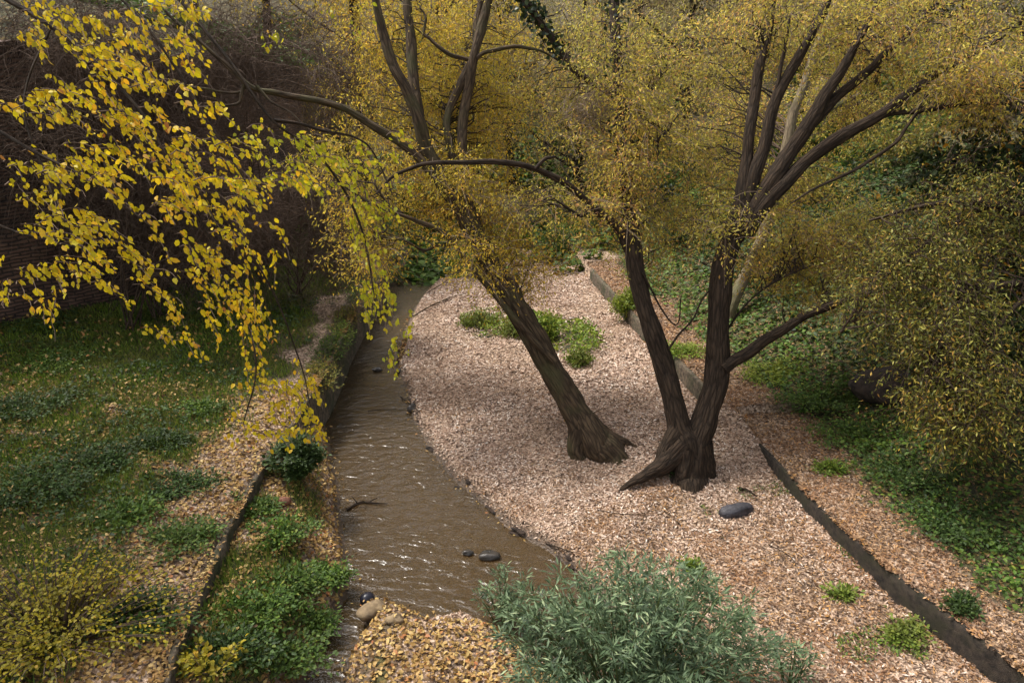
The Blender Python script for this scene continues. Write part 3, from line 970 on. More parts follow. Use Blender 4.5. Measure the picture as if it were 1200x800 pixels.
cen = blob_points([(690, 110, T + 1.6, 110, 115, 1.2, 3.0), (780, 170, T + 1.3, 80, 110, 1.0, 2.4), (830, 60, T + 1.6, 90, 80, 1.0, 1.6), (655, 245, T + .8, 90, 50, .7, 1.1),
                   (955, 30, T + 1.0, 120, 60, 1.0, 1.8), (1090, 50, T + .4, 130, 65, .9, 2.6), (850, 262, T - .6, 50, 22, .3, .35), (770, 265, T + .8, 60, 40, .6, .8),
                   (930, 270, T + 1.2, 90, 60, .8, 1.3), (990, 90, T + 1.5, 100, 60, .8, 1.2), (1150, 110, T - .6, 60, 40, .5, .8), (720, 170, T - .4, 80, 90, .4, 1.3), (740, 60, T - .2, 90, 60, .4, 1.0), (900, 10, T - .5, 70, 30, .3, .35), (1040, 10, T - .8, 90, 40, .3, .8), (1140, 80, T - 1.0, 50, 40, .3, .5), (735, 240, T - .4, 28, 22, .2, .3), (1000, 290, T + .7, 100, 55, .5, 2.0), (930, 310, T + .8, 70, 45, .4, 1.0)], 440)
foliage(L2, cen, M['willow'], M['bark_dark'], root, n_tw=10, n_lf=18, tw_len=0.5, spread=.38, leaf=(0.058, 0.019), br_r=.010)
# dark ivy on the upper stem
ia = Acc()
Ps = L2[0][0][-60:]
n = 420
pp = Ps[R.integers(0, 60, n)]
leaves(ia, pp + R.normal(0, .11, (n, 3)) + [0, 0, .0], rvec(n) - [0, 0, .6], rvec(n) + [0, -1, .3], np.full(n, .07), np.full(n, .06), R.random(n), OVAL)
Ps = L2[12][0][-22:]
n = 420
pp = Ps[R.integers(0, 22, n)]
leaves(ia, pp + R.normal(0, .08, (n, 3)), rvec(n) - [0, 0, .6], rvec(n) + [0, -1, .3], np.full(n, .07), np.full(n, .06), R.random(n), OVAL)
obj('ivy', ia.mesh('ivy'), M['ivy'], root)

# tangled twig ball caught in the crown
nb = PD(690, 128, T + .2)
n = 260
a_ = nb + R.normal(0, .16, (n, 3)) * [1.3, 1, .9]
e_ = a_ + unit(R.normal(size=(n, 3))) * R.uniform(.15, .4, n)[:, None]
P = bez(a_, (a_ + e_) / 2 + R.normal(0, .05, (n, 3)), e_, 4)
acc = Acc()
v, f, bk = tubes(P, np.full((n, 4), .004), 3)
acc.add(v, f, bark=bk)
tag(obj('twig_nest', acc.mesh('twig_nest'), M['twig_light'], loc=nb), 'ball of tangled dry twigs caught high in the forked willow', 'nest')


# ---------------------------------------------------------------- generic background tree
def bg_tree(x, y, h, cr, label, mat, bark, n_c=38, n_tw=8, n_lf=12, leaf=(0.11, 0.035), r0=0.16, lean=(0, 0), crown_lo=0.25, name='tree', group=None, droop=0.4, tpl=LANCE, n_limb=6, ivy=0, z=None):
    zb = float(H(np.array([x]), np.array([y]))[0]) if z is None else z
    root = empty(name, (x, y, zb), label, 'tree', group)
    base = np.array([x, y, zb - 0.15])
    tip = base + np.array([lean[0] * h, lean[1] * h, h * 0.92])
    trunk = catmull([base, base + (tip - base) * .3 + R.normal(0, .12, 3), base + (tip - base) * .65 + R.normal(0, .2, 3), tip], 10)
    tr_ = np.linspace(1, 0.22, len(trunk)) * r0
    tr_[:3] *= [1.5, 1.3, 1.1]
    limbs = [(trunk, tr_)]
    for i in range(n_limb):
        k = R.integers(int(len(trunk) * .25), int(len(trunk) * .8))
        a0 = trunk[k]
        an = R.uniform(0, 2 * np.pi)
        up = R.uniform(.35, 1.0)
        L_ = cr * R.uniform(.7, 1.1)
        e = a0 + np.array([math.cos(an), math.sin(an), up]) * L_
        m_ = (a0 + e) / 2 + np.array([math.cos(an), math.sin(an), 0]) * L_ * .15 + R.normal(0, .1, 3)
        P = bez(a0[None], m_[None], e[None], 12)[0]
        limbs.append((P, np.linspace(tr_[k] * .6, tr_[k] * .12 + .006, 12)))
    put_limbs(root, limbs, bark, ['trunk'] + ['limb'] * n_limb, 10, 0.1, 0.2)
    zlo, zhi = zb + h * crown_lo, zb + h
    c = np.empty((n_c, 3))
    d = rvec(n_c) * (R.random(n_c) ** .4)[:, None]
    c[:, 0] = x + lean[0] * h * .7 + d[:, 0] * cr
    c[:, 1] = y + lean[1] * h * .7 + d[:, 1] * cr
    c[:, 2] = (zlo + zhi) / 2 + d[:, 2] * (zhi - zlo) / 2
    foliage(limbs, c, mat, M['twig'], root, n_tw=n_tw, n_lf=n_lf, tw_len=cr * .38, spread=cr * .45, leaf=leaf, droop=droop, br_r=.02, leaf_jit=.1, tpl=tpl)
    if ivy:
        ia = Acc()
        m_ = ivy
        pp = trunk[R.integers(0, int(len(trunk) * .8), m_)]
        leaves(ia, pp + R.normal(0, r0 * 1.2, (m_, 3)), rvec(m_) - [0, 0, .6], rvec(m_) + [0, -1, .3], np.full(m_, .12), np.full(m_, .1), R.random(m_), OVAL)
        obj('ivy', ia.mesh('ivy'), M['ivy'], root)
    return root


GB = 'trees on the far side of the valley'
# grey leaning stem right behind the forked willow
hb, tb = hit(856, 372)
tb = tb
root = empty('willow_tree', hb, 'slim pale grey leaning willow stem standing behind the forked willow', 'tree')
LB = [limb_from_px([(850, 378, tb, 11), (866, 340, tb, 10), (884, 300, tb, 9), (905, 240, tb, 8.5), (920, 180, tb, 8), (935, 120, tb, 7), (955, 60, tb, 6), (985, 5, tb, 5), (1010, -40, tb, 4)], 10, .1),
      limb_from_px([(915, 200, tb, 5), (940, 160, tb, 5), (972, 130, tb, 4), (1010, 110, tb, 3)], 8, .1)]
put_limbs(root, LB, M['bark_pale'], ['trunk', 'limb'], 12, .1, .2)
foliage(LB, blob_points([(930, 200, tb + 1, 90, 120, 1.2, 1), (1010, 120, tb + 1, 90, 60, 1, .7), (860, 150, tb + 1, 60, 90, 1, .7)], 100), M['willow'], M['twig'], root, leaf=(.085, .026), tw_len=.7)

spots = [
    # px u, depth y, h, crown r, kind, label
    (860, 24, 12, 2.2, 'willow', 'bark_pale', 'tall pale trunked tree fading into the upper right background', (0, 0)),
    (330, 26, 10, 2.4, 'willow_gold', 'bark_dark', 'golden tree above the creek bend at the back left', (0, 0)),
    (430, 28, 11, 2.6, 'willow_gold', 'bark_dark', 'bright yellow tree filling the gap left of the V shaped limbs', (0, 0)),
    (520, 27, 11, 2.6, 'willow_gold', 'bark_dark', 'yellow tree directly behind the V shaped limbs', (0, 0)),
    (600, 29, 11, 2.7, 'willow', 'bark_dark', 'olive tree on the far hillside above the creek bend', (0, 0)),
    (680, 26, 10, 2.5, 'willow', 'bark_dark', 'yellow green tree on the far hillside behind the arching branch', (0, 0)),
    (740, 31, 12, 2.6, 'willow', 'bark_dark', 'slender ochre tree on the far hillside centre', (0, 0)),
    (800, 27, 11, 2.5, 'willow', 'bark_dark', 'russet tinged tree left of the pale trunk', (0, 0)),
    (930, 26, 11, 2.6, 'willow', 'bark_dark', 'ochre tree on the hillside seen through the fan of limbs', (0, 0)),
    (1010, 24, 10, 2.4, 'olive', 'bark_dark', 'olive green tree behind the long right reaching limb', (0, 0)),
    (1090, 22, 10, 2.4, 'olive', 'bark_dark', 'dull green tree on the upper right bank', (0, 0)),
    (1180, 19, 9, 2.3, 'olive', 'bark_dark', 'shaded olive tree at the right edge of the bank', (0, 0)),
    (250, 24, 10, 2.4, 'willow_gold', 'bark_dark', 'thin golden tree over the brick wall', (0, 0)),
    (560, 36, 13, 3.2, 'willow_gold', 'bark_dark', 'farthest yellow tree high on the closing hillside', (0, 0)),
    (700, 38, 13, 3.2, 'willow', 'bark_dark', 'farthest olive tree high on the closing hillside', (0, 0)),
    (860, 37, 13, 3.2, 'willow', 'bark_dark', 'farthest brownish tree high behind the pale trunk', (0, 0)),
    (1000, 36, 13, 3.2, 'willow', 'bark_dark', 'farthest dull tree high above the right bank', (0, 0)),
    (430, 38, 13, 3.2, 'willow_gold', 'bark_dark', 'farthest golden tree high above the left bank', (0, 0)),
]
for (u, yy, h, cr, k, bk, lab, ln_) in spots:
    x = (u - 600) / FPX * yy * 0.97
    bg_tree(x, yy, h, cr, lab, M['willow_far' if k == 'willow' else k], M[bk], n_c=84, n_tw=10, n_lf=14, r0=.17, lean=ln_, crown_lo=.12, leaf=(.125, .05) if yy < 32 else (.17, .07), ivy=500 if k == 'willow' and yy < 30 else 0)

# undergrowth shrubs on the far bank
for (u, v, w_, hh, mk, lab) in [
    (655, 300, 1.2, 1.2, 'nettle', 'rounded green shrub at the foot of the far bank left of the kerb'),
    (700, 275, 1.5, 1.5, 'nettle', 'green shrub on the far bank behind the arching branch'),
    (800, 285, 1.4, 1.3, 'nettle_dark', 'dark green shrub on the far bank between the two willow stems'),
    (830, 225, 1.4, 1.6, 'ivy', 'blackish ivy mound on the far bank beside the right stem'),
    (770, 250, 1.3, 1.3, 'ivy', 'deep green ivy bush on the far bank right of the left stem'),
    (600, 285, 1.0, .9, 'lime', 'small yellow green shrub by the creek bend'),
    (640, 395, .55, .55, 'lime', 'yellow green sapling on the gravel behind the leaning trunk'),
    (735, 375, .5, .4, 'lime', 'small lime weed patch at the foot of the far kerb wall'),
    (940, 240, 1.8, 1.6, 'olive', 'pale olive shrub on the right bank under the long limb'),
    (1040, 200, 1.8, 1.8, 'olive', 'grey green shrub high on the right bank'),
    (560, 380, .55, .2, 'grass', 'bright green weed clump left of the leaning trunk'),
    (600, 392, .45, .18, 'grass', 'fresh green weed clump touching the leaning trunk'),
    (680, 425, .4, .12, 'grass', 'flat lime weed patch on the gravel right of the leaning trunk'),
]:
    p, tt = hit(u, v)
    root = empty('shrub', p, lab, 'shrub')
    C = 16
    c = p + np.array([0, 0, hh * .45]) + rvec(C) * R.random(C)[:, None] ** .5 * [w_ * .6, w_ * .5, hh * .4]
    stem = (np.array([p + [0, 0, -.05], p + [0, 0, hh * .4]]), np.array([.03, .015]))
    foliage([stem], c, M[mk], M['twig'], root, n_tw=9, n_lf=14, tw_len=w_ * .35, spread=w_ * .4, droop=.2, leaf=(.06 + .02 * w_, .026 + .012 * w_), br_r=.008, name='foliage', leaf_jit=.05, tpl=OVAL)

# ---------------------------------------------------------------- right side: drooping willow, dark tree
root = empty('willow_tree', (7.4, 8.2, float(H(np.array([7.4]), np.array([8.2]))[0])), 'drooping olive willow hanging over the dark right bank', 'tree')
L3 = [limb_from_px(x, 8, .06) for x in [
    [(1330, 430, 8.6, 14), (1290, 330, 8.6, 11), (1230, 270, 8.6, 8), (1160, 240, 8.6, 6), (1090, 240, 8.6, 4), (1020, 260, 8.7, 2)],
    [(1290, 340, 8.6, 7), (1220, 330, 8.4, 6), (1150, 340, 8.2, 4), (1110, 380, 8.1, 3), (1090, 440, 8, 1.6)],
    [(1220, 330, 8.4, 5), (1180, 370, 8.2, 4), (1150, 430, 8, 3), (1135, 490, 7.9, 1.4)],
    [(1160, 240, 8.6, 4), (1080, 290, 8.5, 3), (1020, 340, 8.5, 2), (985, 390, 8.5, 1)]]]
put_limbs(root, L3, M['bark_dark'], ['trunk', 'limb', 'limb', 'limb'], 10, .1, .2)
cen = blob_points([(1075, 330, 8.5, 90, 75, .5, 3), (1110, 420, 8.1, 68, 75, .4, 2.2), (1140, 490, 7.9, 40, 40, .3, .8), 
                   (1150, 250, 8.7, 80, 50, .5, 1.0)], 210)
foliage(L3, cen, M['olive'], M['twig_dark'], root, n_tw=10, n_lf=15, tw_len=.42, leaf=(.058, .018), droop=.5, hang=.35)

root = empty('broadleaf_tree', (8.6, 9.6, float(H(np.array([8.6]), np.array([9.6]))[0])), 'dark green broadleaf tree with scattered orange leaves at the right edge', 'tree')
L4 = [limb_from_px(x, 8, .06) for x in [
    [(1330, 400, 10.5, 16), (1310, 250, 10.4, 12), (1280, 120, 10.2, 9), (1260, 20, 10, 6)],
    [(1300, 230, 10.4, 8), (1230, 210, 10, 5), (1160, 200, 9.6, 3), (1100, 190, 9.6, 1.5)],
    [(1310, 300, 10.4, 8), (1240, 300, 10, 5), (1180, 300, 9.8, 2)]]]
put_limbs(root, L4, M['bark_dark'], ['trunk', 'limb', 'limb'], 10, .1, .2)
cen = blob_points([(1150, 210, 10.2, 75, 60, .6, 2), (1200, 300, 10.0, 60, 110, .6, 2.5), (1210, 160, 9.6, 60, 60, .6, 1.2), (1210, 430, 9.2, 50, 80, .5, 1.4)], 75)
foliage(L4, cen, M['dark'], M['twig'], root, n_tw=10, n_lf=12, tw_len=.5, leaf=(.09, .055), droop=.4, tpl=OVAL)

bg_tree(-11.2, 5.0, 11.2, 3.6, 'large unseen golden tree added to shade the near left bank and the yellow thicket', M['elm'], M['bark_dark'], n_c=120, n_tw=9, n_lf=12, r0=.28, crown_lo=.62, leaf=(.08, .05), tpl=OVAL, name='overhanging_tree')  # out of view; added so its crown shades the left bank
bg_tree(9.6, 5.6, 10.5, 3.4, 'large unseen dark green tree added on the near right bank to shade the slope', M['dark'], M['bark_dark'], n_c=130, n_tw=9, n_lf=12, r0=.28, crown_lo=.58, leaf=(.09, .055), tpl=OVAL, name='broadleaf_tree')  # unseen tree placed to darken the right bank

bg_tree(9.4, 9.4, 10.5, 3.4, 'second unseen dark green tree added higher on the right bank for shade', M['dark'], M['bark_dark'], n_c=130, n_tw=9, n_lf=12, r0=.25, crown_lo=.56, leaf=(.09, .055), tpl=OVAL, name='broadleaf_tree')  # another crown above the view, added to block sky over the right bank
bg_tree(-10.6, 9.2, 12.0, 3.6, 'tall unseen golden tree added on the left bank beside the brick wall for shade', M['elm'], M['bark_dark'], n_c=120, n_tw=9, n_lf=12, r0=.22, crown_lo=.62, leaf=(.08, .05), tpl=OVAL, name='overhanging_tree')  # added outside the left of the view to shade the bank

# ---------------------------------------------------------------- bare brown shrubs upper left
for (lab, blobs, start) in [
    ('dense tangle of bare brown brush hiding the middle of the brick wall', [(150, 180, 12.6, 110, 110, .5, 2), (60, 120, 11.8, 80, 80, .4, 1), (240, 250, 13.2, 60, 80, .4, 1)], (150, 388)),
    ('bare thorny thicket spilling over the top of the brick wall', [(80, 30, 11.8, 110, 50, .8, 1), (200, 70, 12.8, 100, 60, .8, 1.2), (290, 110, 13.4, 60, 60, .6, .8)], (230, 340)),
    ('bare brown twiggy tree with long hanging switches at the upper left', [(340, 60, 12.5, 120, 90, 1.0, 2), (250, 40, 12.5, 100, 70, .8, 1), (400, 110, 12, 60, 60, .6, .8), (90, 60, 12.5, 110, 80, .8, 1.4)], (310, 330, 14.5)),
    ('leafless purplish brown shrub at the end of the brick wall', [(360, 250, 15, 70, 70, .8, 2), (300, 300, 14.6, 50, 45, .6, 1), (410, 290, 15, 40, 50, .6, 1)], (350, 345)),
    ('dead climbing stems clinging to the brick wall', [(190, 230, 14.0, 60, 90, .3, 2), (70, 200, 13.2, 70, 90, .3, 1)], (185, 375, 14.3))]:
    p, tt = hit(*start[:2])
    root = empty('bare_shrub', p, lab, 'shrub')
    st = []
    for i in range(7):
        c = blob_points(blobs, 1)[0]
        st.append((bez(p[None] + R.normal(0, .1, (1, 3)), ((p + c) / 2 + R.normal(0, .3, 3))[None], c[None], 14)[0], np.linspace(.02, .006, 14)))
    put_limbs(root, st, M['twig_dark'], ['stem'] * 7, 6, 0, .2)
    foliage(st, blob_points(blobs, 110), None, M['twig'], root, n_tw=24, n_lf=0, tw_len=.95, spread=.7, droop=.6, br_r=.01)


# ---------------------------------------------------------------- near yellow branches (elm), hanging in from the upper left
def spray(lab, limbs_px, twigs_px, mat, n_side, leaf_len, name='overhanging_tree', twl=(35, 75), cluster=6):
    root = empty(name, PD(*limbs_px[0][0][:3]), lab, 'branch')
    limbs = [limb_from_px(x, 8, .03) for x in limbs_px]
    put_limbs(root, limbs, M['bark_dark'], ['branch'] * len(limbs), 6, 0, .15)
    acc = Acc()
    lf = Acc()
    tw, pos, dr = [], [], []
    for (u, v, t, du, dv) in twigs_px:
        # each twig: an arching line with leaves hanging in two rows
        k = 7
        tt = np.linspace(0, 1, k)
        uu = u + du * tt
        vv = v + dv * tt ** 1.5 - 6 * np.sin(tt * 3)
        P = np.array([PD(a, b_, t + .12 * math.sin(3 * c)) for a, b_, c in zip(uu, vv, tt)]) + np.cumsum(R.normal(0, .008, (k, 3)), 0)
        tw.append(P)
        L_ = np.linalg.norm(P[-1] - P[0])
        m = max(4, int(L_ / (leaf_len * .36)))
        s_ = R.uniform(.1, 1, m) * (k - 1)
        i0 = np.minimum(s_.astype(int), k - 2)
        q = P[i0] + (P[i0 + 1] - P[i0]) * (s_ - i0)[:, None]
        pos.append(q + R.normal(0, leaf_len * .4, (m, 3)))
        dr.append(np.tile(unit(P[-1] - P[0]) * .45, (m, 1)) + R.normal(0, .45, (m, 3)) - [0, 0, .75])
    tw = np.array(tw)
    v, f, bk = tubes(tw, np.broadcast_to(np.linspace(.0042, .0018, 7), (len(tw), 7)), 4)
    acc.add(v, f, bark=bk)
    obj('twigs', acc.mesh('twigs'), M['twig'], root)
    pos, dr = np.concatenate(pos), np.concatenate(dr)
    m = len(pos)
    sc = R.uniform(.5, 1.3, m)
    nm = R.normal(0, .8, (m, 3)) + [0, -1.0, .5]
    leaves(lf, pos, dr, nm, leaf_len * sc, leaf_len * .62 * sc, np.clip(R.beta(2, 2, m) + (R.random(m) < .06) * .4, 0, 1), OVAL)
    obj('leaves', lf.mesh('leaves'), mat, root)
    return root


tws = []


def region(n, cu, cv, ru, rv, t, dt, du, dv):
    n = int(n * 1.55)
    for i in range(n):
        a, b_ = R.uniform(-1, 1), R.uniform(-1, 1)
        tws.append((cu + a * ru, cv + b_ * rv, t + R.uniform(-dt, dt), R.uniform(*du), R.uniform(*dv)))


region(20, 110, 60, 100, 55, 4.8, .5, (20, 60), (5, 40))
region(16, 110, 90, 60, 60, 4.8, .5, (20, 60), (5, 40))
region(22, 170, 180, 70, 60, 4.8, .5, (20, 55), (5, 45))
region(10, 40, 140, 50, 60, 4.8, .5, (20, 60), (5, 30))
region(13, 60, 200, 60, 40, 4.6, .4, (20, 60), (5, 30))
region(12, 50, 285, 50, 40, 4.6, .4, (20, 60), (5, 35))
region(13, 130, 285, 60, 50, 4.7, .4, (20, 60), (5, 35))
region(13, 230, 290, 50, 60, 4.9, .4, (15, 50), (10, 50))
region(12, 240, 200, 50, 40, 5.0, .4, (20, 60), (5, 35))
region(4, 190, 385, 25, 20, 4.8, .3, (10, 30), (10, 30))
region(5, 225, 10, 25, 20, 4.8, .3, (0, 10), (10, 30))
region(22, 90, 25, 130, 40, 5.0, .4, (5, 40), (5, 40))
region(9, 30, 330, 40, 30, 4.8, .4, (0, 30), (10, 40))
region(8, 270, 330, 50, 40, 5.2, .4, (0, 25), (10, 45))
region(8, 280, 240, 60, 60, 5.4, .4, (10, 50), (5, 35))
spray('near drooping branch of large golden yellow leaves at the upper left', [
    [(-60, -40, 5.2, 5), (60, 30, 5.1, 3.6), (140, 100, 5.0, 2.8), (200, 190, 4.9, 1.8), (250, 290, 4.9, 1)],
    [(60, 30, 5.1, 2), (30, 120, 4.9, 1.6), (60, 220, 4.8, 2.2), (110, 320, 4.7, 1.2)],
    [(-60, 120, 4.7, 4), (30, 170, 4.7, 3), (110, 215, 4.7, 2), (180, 270, 4.7, 1.2)],
    [(-60, 240, 4.6, 3), (20, 270, 4.6, 2.2), (90, 290, 4.6, 1.2)],
    [(100, -40, 5, 3), (170, 30, 4.9, 2), (235, 130, 4.9, 2.2), (290, 220, 4.9, 1.2)]], tws, M['elm'], 0, .046)
tws = []
region(12, 310, 180, 45, 35, 6.2, .5, (15, 45), (5, 35))
region(12, 380, 205, 50, 45, 6.6, .5, (15, 45), (5, 35))
region(7, 430, 200, 30, 50, 6.8, .4, (10, 35), (10, 35))
region(6, 425, 290, 18, 40, 6.6, .4, (5, 20), (20, 45))
region(10, 438, 345, 18, 30, 6.6, .4, (5, 15), (20, 35))
region(4, 465, 385, 14, 30, 7.2, .4, (0, 8), (20, 40))
region(3, 310, 45, 12, 12, 6.5, .4, (0, 20), (5, 20))
region(3, 405, 20, 20, 15, 6.5, .4, (0, 20), (5, 20))
spray('lime yellow leafed branch trailing toward the stream left of the willows', [
    [(180, -40, 6.4, 3.5), (260, 60, 6.3, 2.6), (320, 140, 6.3, 2), (380, 190, 6.5, 1.8), (420, 260, 6.6, 2), (440, 350, 6.6, 1)],
    [(320, 140, 6.3, 3), (370, 150, 6.5, 2.2), (430, 170, 6.8, 1.5), (460, 230, 6.8, 1)]], tws, M['elm_green'], 0, .054)
tws = []
region(10, 300, 400, 25, 55, 5.3, .4, (0, 25), (15, 45))
region(12, 345, 455, 32, 35, 5.5, .4, (0, 25), (15, 45))
region(7, 290, 495, 28, 16, 5.3, .3, (0, 25), (10, 25))
region(5, 350, 495, 25, 15, 5.5, .3, (0, 20), (10, 20))
region(4, 255, 350, 20, 25, 5.1, .3, (5, 25), (15, 35))
spray('hanging golden leaf sprays dangling over the low retaining wall', [
    [(215, 120, 5.3, 2), (250, 250, 5.3, 1.5), (280, 350, 5.3, 1.2), (300, 430, 5.3, 1.4), (285, 500, 5.3, .8)],
    [(270, 260, 5.3, 2), (320, 340, 5.4, 1.6), (350, 420, 5.5, 1.2), (365, 480, 5.5, .8)]], tws, M['elm'], 0, .046)


# ---------------------------------------------------------------- bushes
def bush(name, lab, p, rx, ry, h, mat, twmat, n_st=16, n_lf=60, leaf=(.07, .016), tpl=LANCE, top_bias=.6, up=.4, jit=.05, hang=.1, cat='bush', group=None, r=.008):
    """stems fanning from the ground, leaves set along their upper parts"""
    root = empty(name, p, lab, cat, group)
    p = np.asarray(p, float)
    a = R.uniform(0, 2 * np.pi, n_st)
    rr = R.random(n_st) ** .5
    rr = rr * (.55 + .9 * n2(np.cos(a) * 1.2 + p[0], np.sin(a) * 1.2 + p[1], 1.0, 50))
    tip = p + np.column_stack([np.cos(a) * rr * rx, np.sin(a) * rr * ry, h * (1 - .45 * np.minimum(rr, 1.2) ** 2) * R.uniform(.6, 1.1, n_st)])
    base = p + np.column_stack([np.cos(a) * rr * rx * .25, np.sin(a) * rr * ry * .25, np.full(n_st, -.03)])
    gz = H(tip[:, 0], tip[:, 1])
    tip[:, 2] = np.maximum(tip[:, 2], gz + .06)
    mid = base * .45 + tip * .55 + np.column_stack([np.zeros((n_st, 2)), np.full(n_st, h * .18)])
    P = bez(base, mid, tip, 8)
    v, f, b = tubes(P, np.broadcast_to(np.linspace(1, .3, 8) * r, (n_st, 8)), 4)
    acc = Acc()
    acc.add(v, f, bark=b)
    obj('stems', acc.mesh('stems'), twmat, root)
    m = n_st * n_lf
    i = np.repeat(np.arange(n_st), n_lf)
    t = 1 - R.random(m) ** (1 / top_bias) * .8
    q = ((1 - t) ** 2)[:, None] * base[i] + (2 * t * (1 - t))[:, None] * mid[i] + (t ** 2)[:, None] * tip[i]
    side = rvec(m) * [1, 1, .5]
    q = q + side * R.uniform(0, 1, m)[:, None] * jit
    d = unit(tip - base)[i] * up + side * .9 - [0, 0, hang]
    sc = R.uniform(.6, 1.25, m)
    lf = Acc()
    leaves(lf, q, d, rvec(m) * .6 + [0, 0, 1], leaf[0] * sc, leaf[1] * sc, R.beta(2, 2, m), tpl)
    obj('foliage', lf.mesh('foliage'), mat, root)
    return root


# silver willow bush at the bottom centre: crowds of shoots
p, _ = hit(735, 830)
rt = bush('willow_bush', 'grey green narrow leafed willow bush in the foreground at the bottom of the photo', (p[0], p[1], p[2]), 1.32, .8, 1.5, M['silver'], M['stem_green'], n_st=170, n_lf=85, leaf=(.085, .017), jit=.11, hang=.25, up=.5)
p, _ = hit(590, 735)
bush('willow_bush', 'small grey green willow shoot leaning out over the water left of the big bush', (p[0], p[1], p[2]), .38, .3, .75, M['silver'], M['stem_green'], n_st=14, n_lf=55, leaf=(.08, .016), jit=.08, hang=.2)
p, _ = hit(925, 800)
bush('willow_bush', 'sparse grey green shoots at the right edge of the foreground willow bush', (p[0], p[1], p[2]), .32, .3, .5, M['silver'], M['stem_green'], n_st=14, n_lf=26, leaf=(.08, .016), jit=.08, hang=.2)
p, _ = hit(348, 560)
bush('bush', 'dark bluish green rounded bush between the low wall and the water', p, .36, .36, .62, M['nettle_dark'], M['stem_green'], n_st=70, n_lf=55, leaf=(.06, .03), tpl=OVAL, jit=.08)
p, _ = hit(60, 745)
bush('yellow_bush', 'thicket of thin stems with small yellow green leaves in the lower left corner', p, 1.15, 1.15, .6, M['yellow_bush'], M['twig'], n_st=210, n_lf=26, leaf=(.036, .026), tpl=OVAL, jit=.11, top_bias=1.2, hang=.5)
p, _ = hit(250, 790)
bush('yellow_bush', 'low yellow leafed sprig at the foot of the retaining wall near the bottom', p, .28, .3, .3, M['yellow_bush'], M['twig'], n_st=14, n_lf=26, leaf=(.05, .034), tpl=OVAL, jit=.1, top_bias=1.0)

def rock(name, u, v, sx, sy, sz, mat, label, cat, rot=0, sub=4, rough=.34, sink=.25, dz=0, group=None, z=None, box=0.0):
    import bmesh
    p, _ = hit(u, v)
    if z is not None:
        p = G(u, v, z)
    bm = bmesh.new()
    bmesh.ops.create_icosphere(bm, subdivisions=sub, radius=1)
    V = np.array([w.co[:] for w in bm.verts])
    if box:
        V = V / (np.abs(V) ** 4).sum(1, keepdims=True) ** (1 / 4) * box + V * (1 - box)
    V = V * (1 + .10 * np.abs(vnoise3(V * 2.6 + 11 + v * .01) - .5))[:, None] * (1 + rough * (vnoise3(V * 1.3 + 20 + u * .01) - .5) * 2)[:, None] + V * (.06 * (vnoise3(V * 5 + 30 + u * .01) - .5))[:, None]
    V = V * [sx, sy, sz]
    c, s_ = math.cos(rot), math.sin(rot)
    V = np.column_stack([V[:, 0] * c - V[:, 1] * s_, V[:, 0] * s_ + V[:, 1] * c, V[:, 2]]) + p + [0, 0, sz * (1 - sink * 2) + dz]
    Fc = np.array([[w.index for w in f.verts] for f in bm.faces])
    bm.free()
    acc = Acc()
    acc.add(V, Fc)
    return tag(obj(name, acc.mesh(name, True), mat, loc=p), label, cat, group)




def stick(name, pts, lab, cat, r=.012, mat='twig', side=None):
    P = []
    for (u, v, dz) in pts:
        p, _ = hit(u, v)
        p = p + [0, 0, max(dz, .02 if p[2] > 0 else .02 - p[2])]
        P.append(p)
    q = catmull(P, 6)
    rad = np.linspace(r, r * .3, len(q))
    acc = Acc()
    v, f, b = tubes(q, rad, 6, knob=.3)
    acc.add(v, f, bark=b)
    for s_ in (side or []):
        k = int(s_ * (len(q) - 1))
        d = unit(R.normal(size=3)) * [1, 1, .4]
        e = q[k] + d * r * 14
        v, f, b = tubes(bez(q[k][None], ((q[k] + e) / 2 + [0, 0, .01])[None], e[None], 5), np.linspace(r * .5, r * .15, 5)[None], 4)
        acc.add(v, f, bark=b)
    return tag(obj(name, acc.mesh(name, True), M[mat], loc=P[0]), lab, cat)



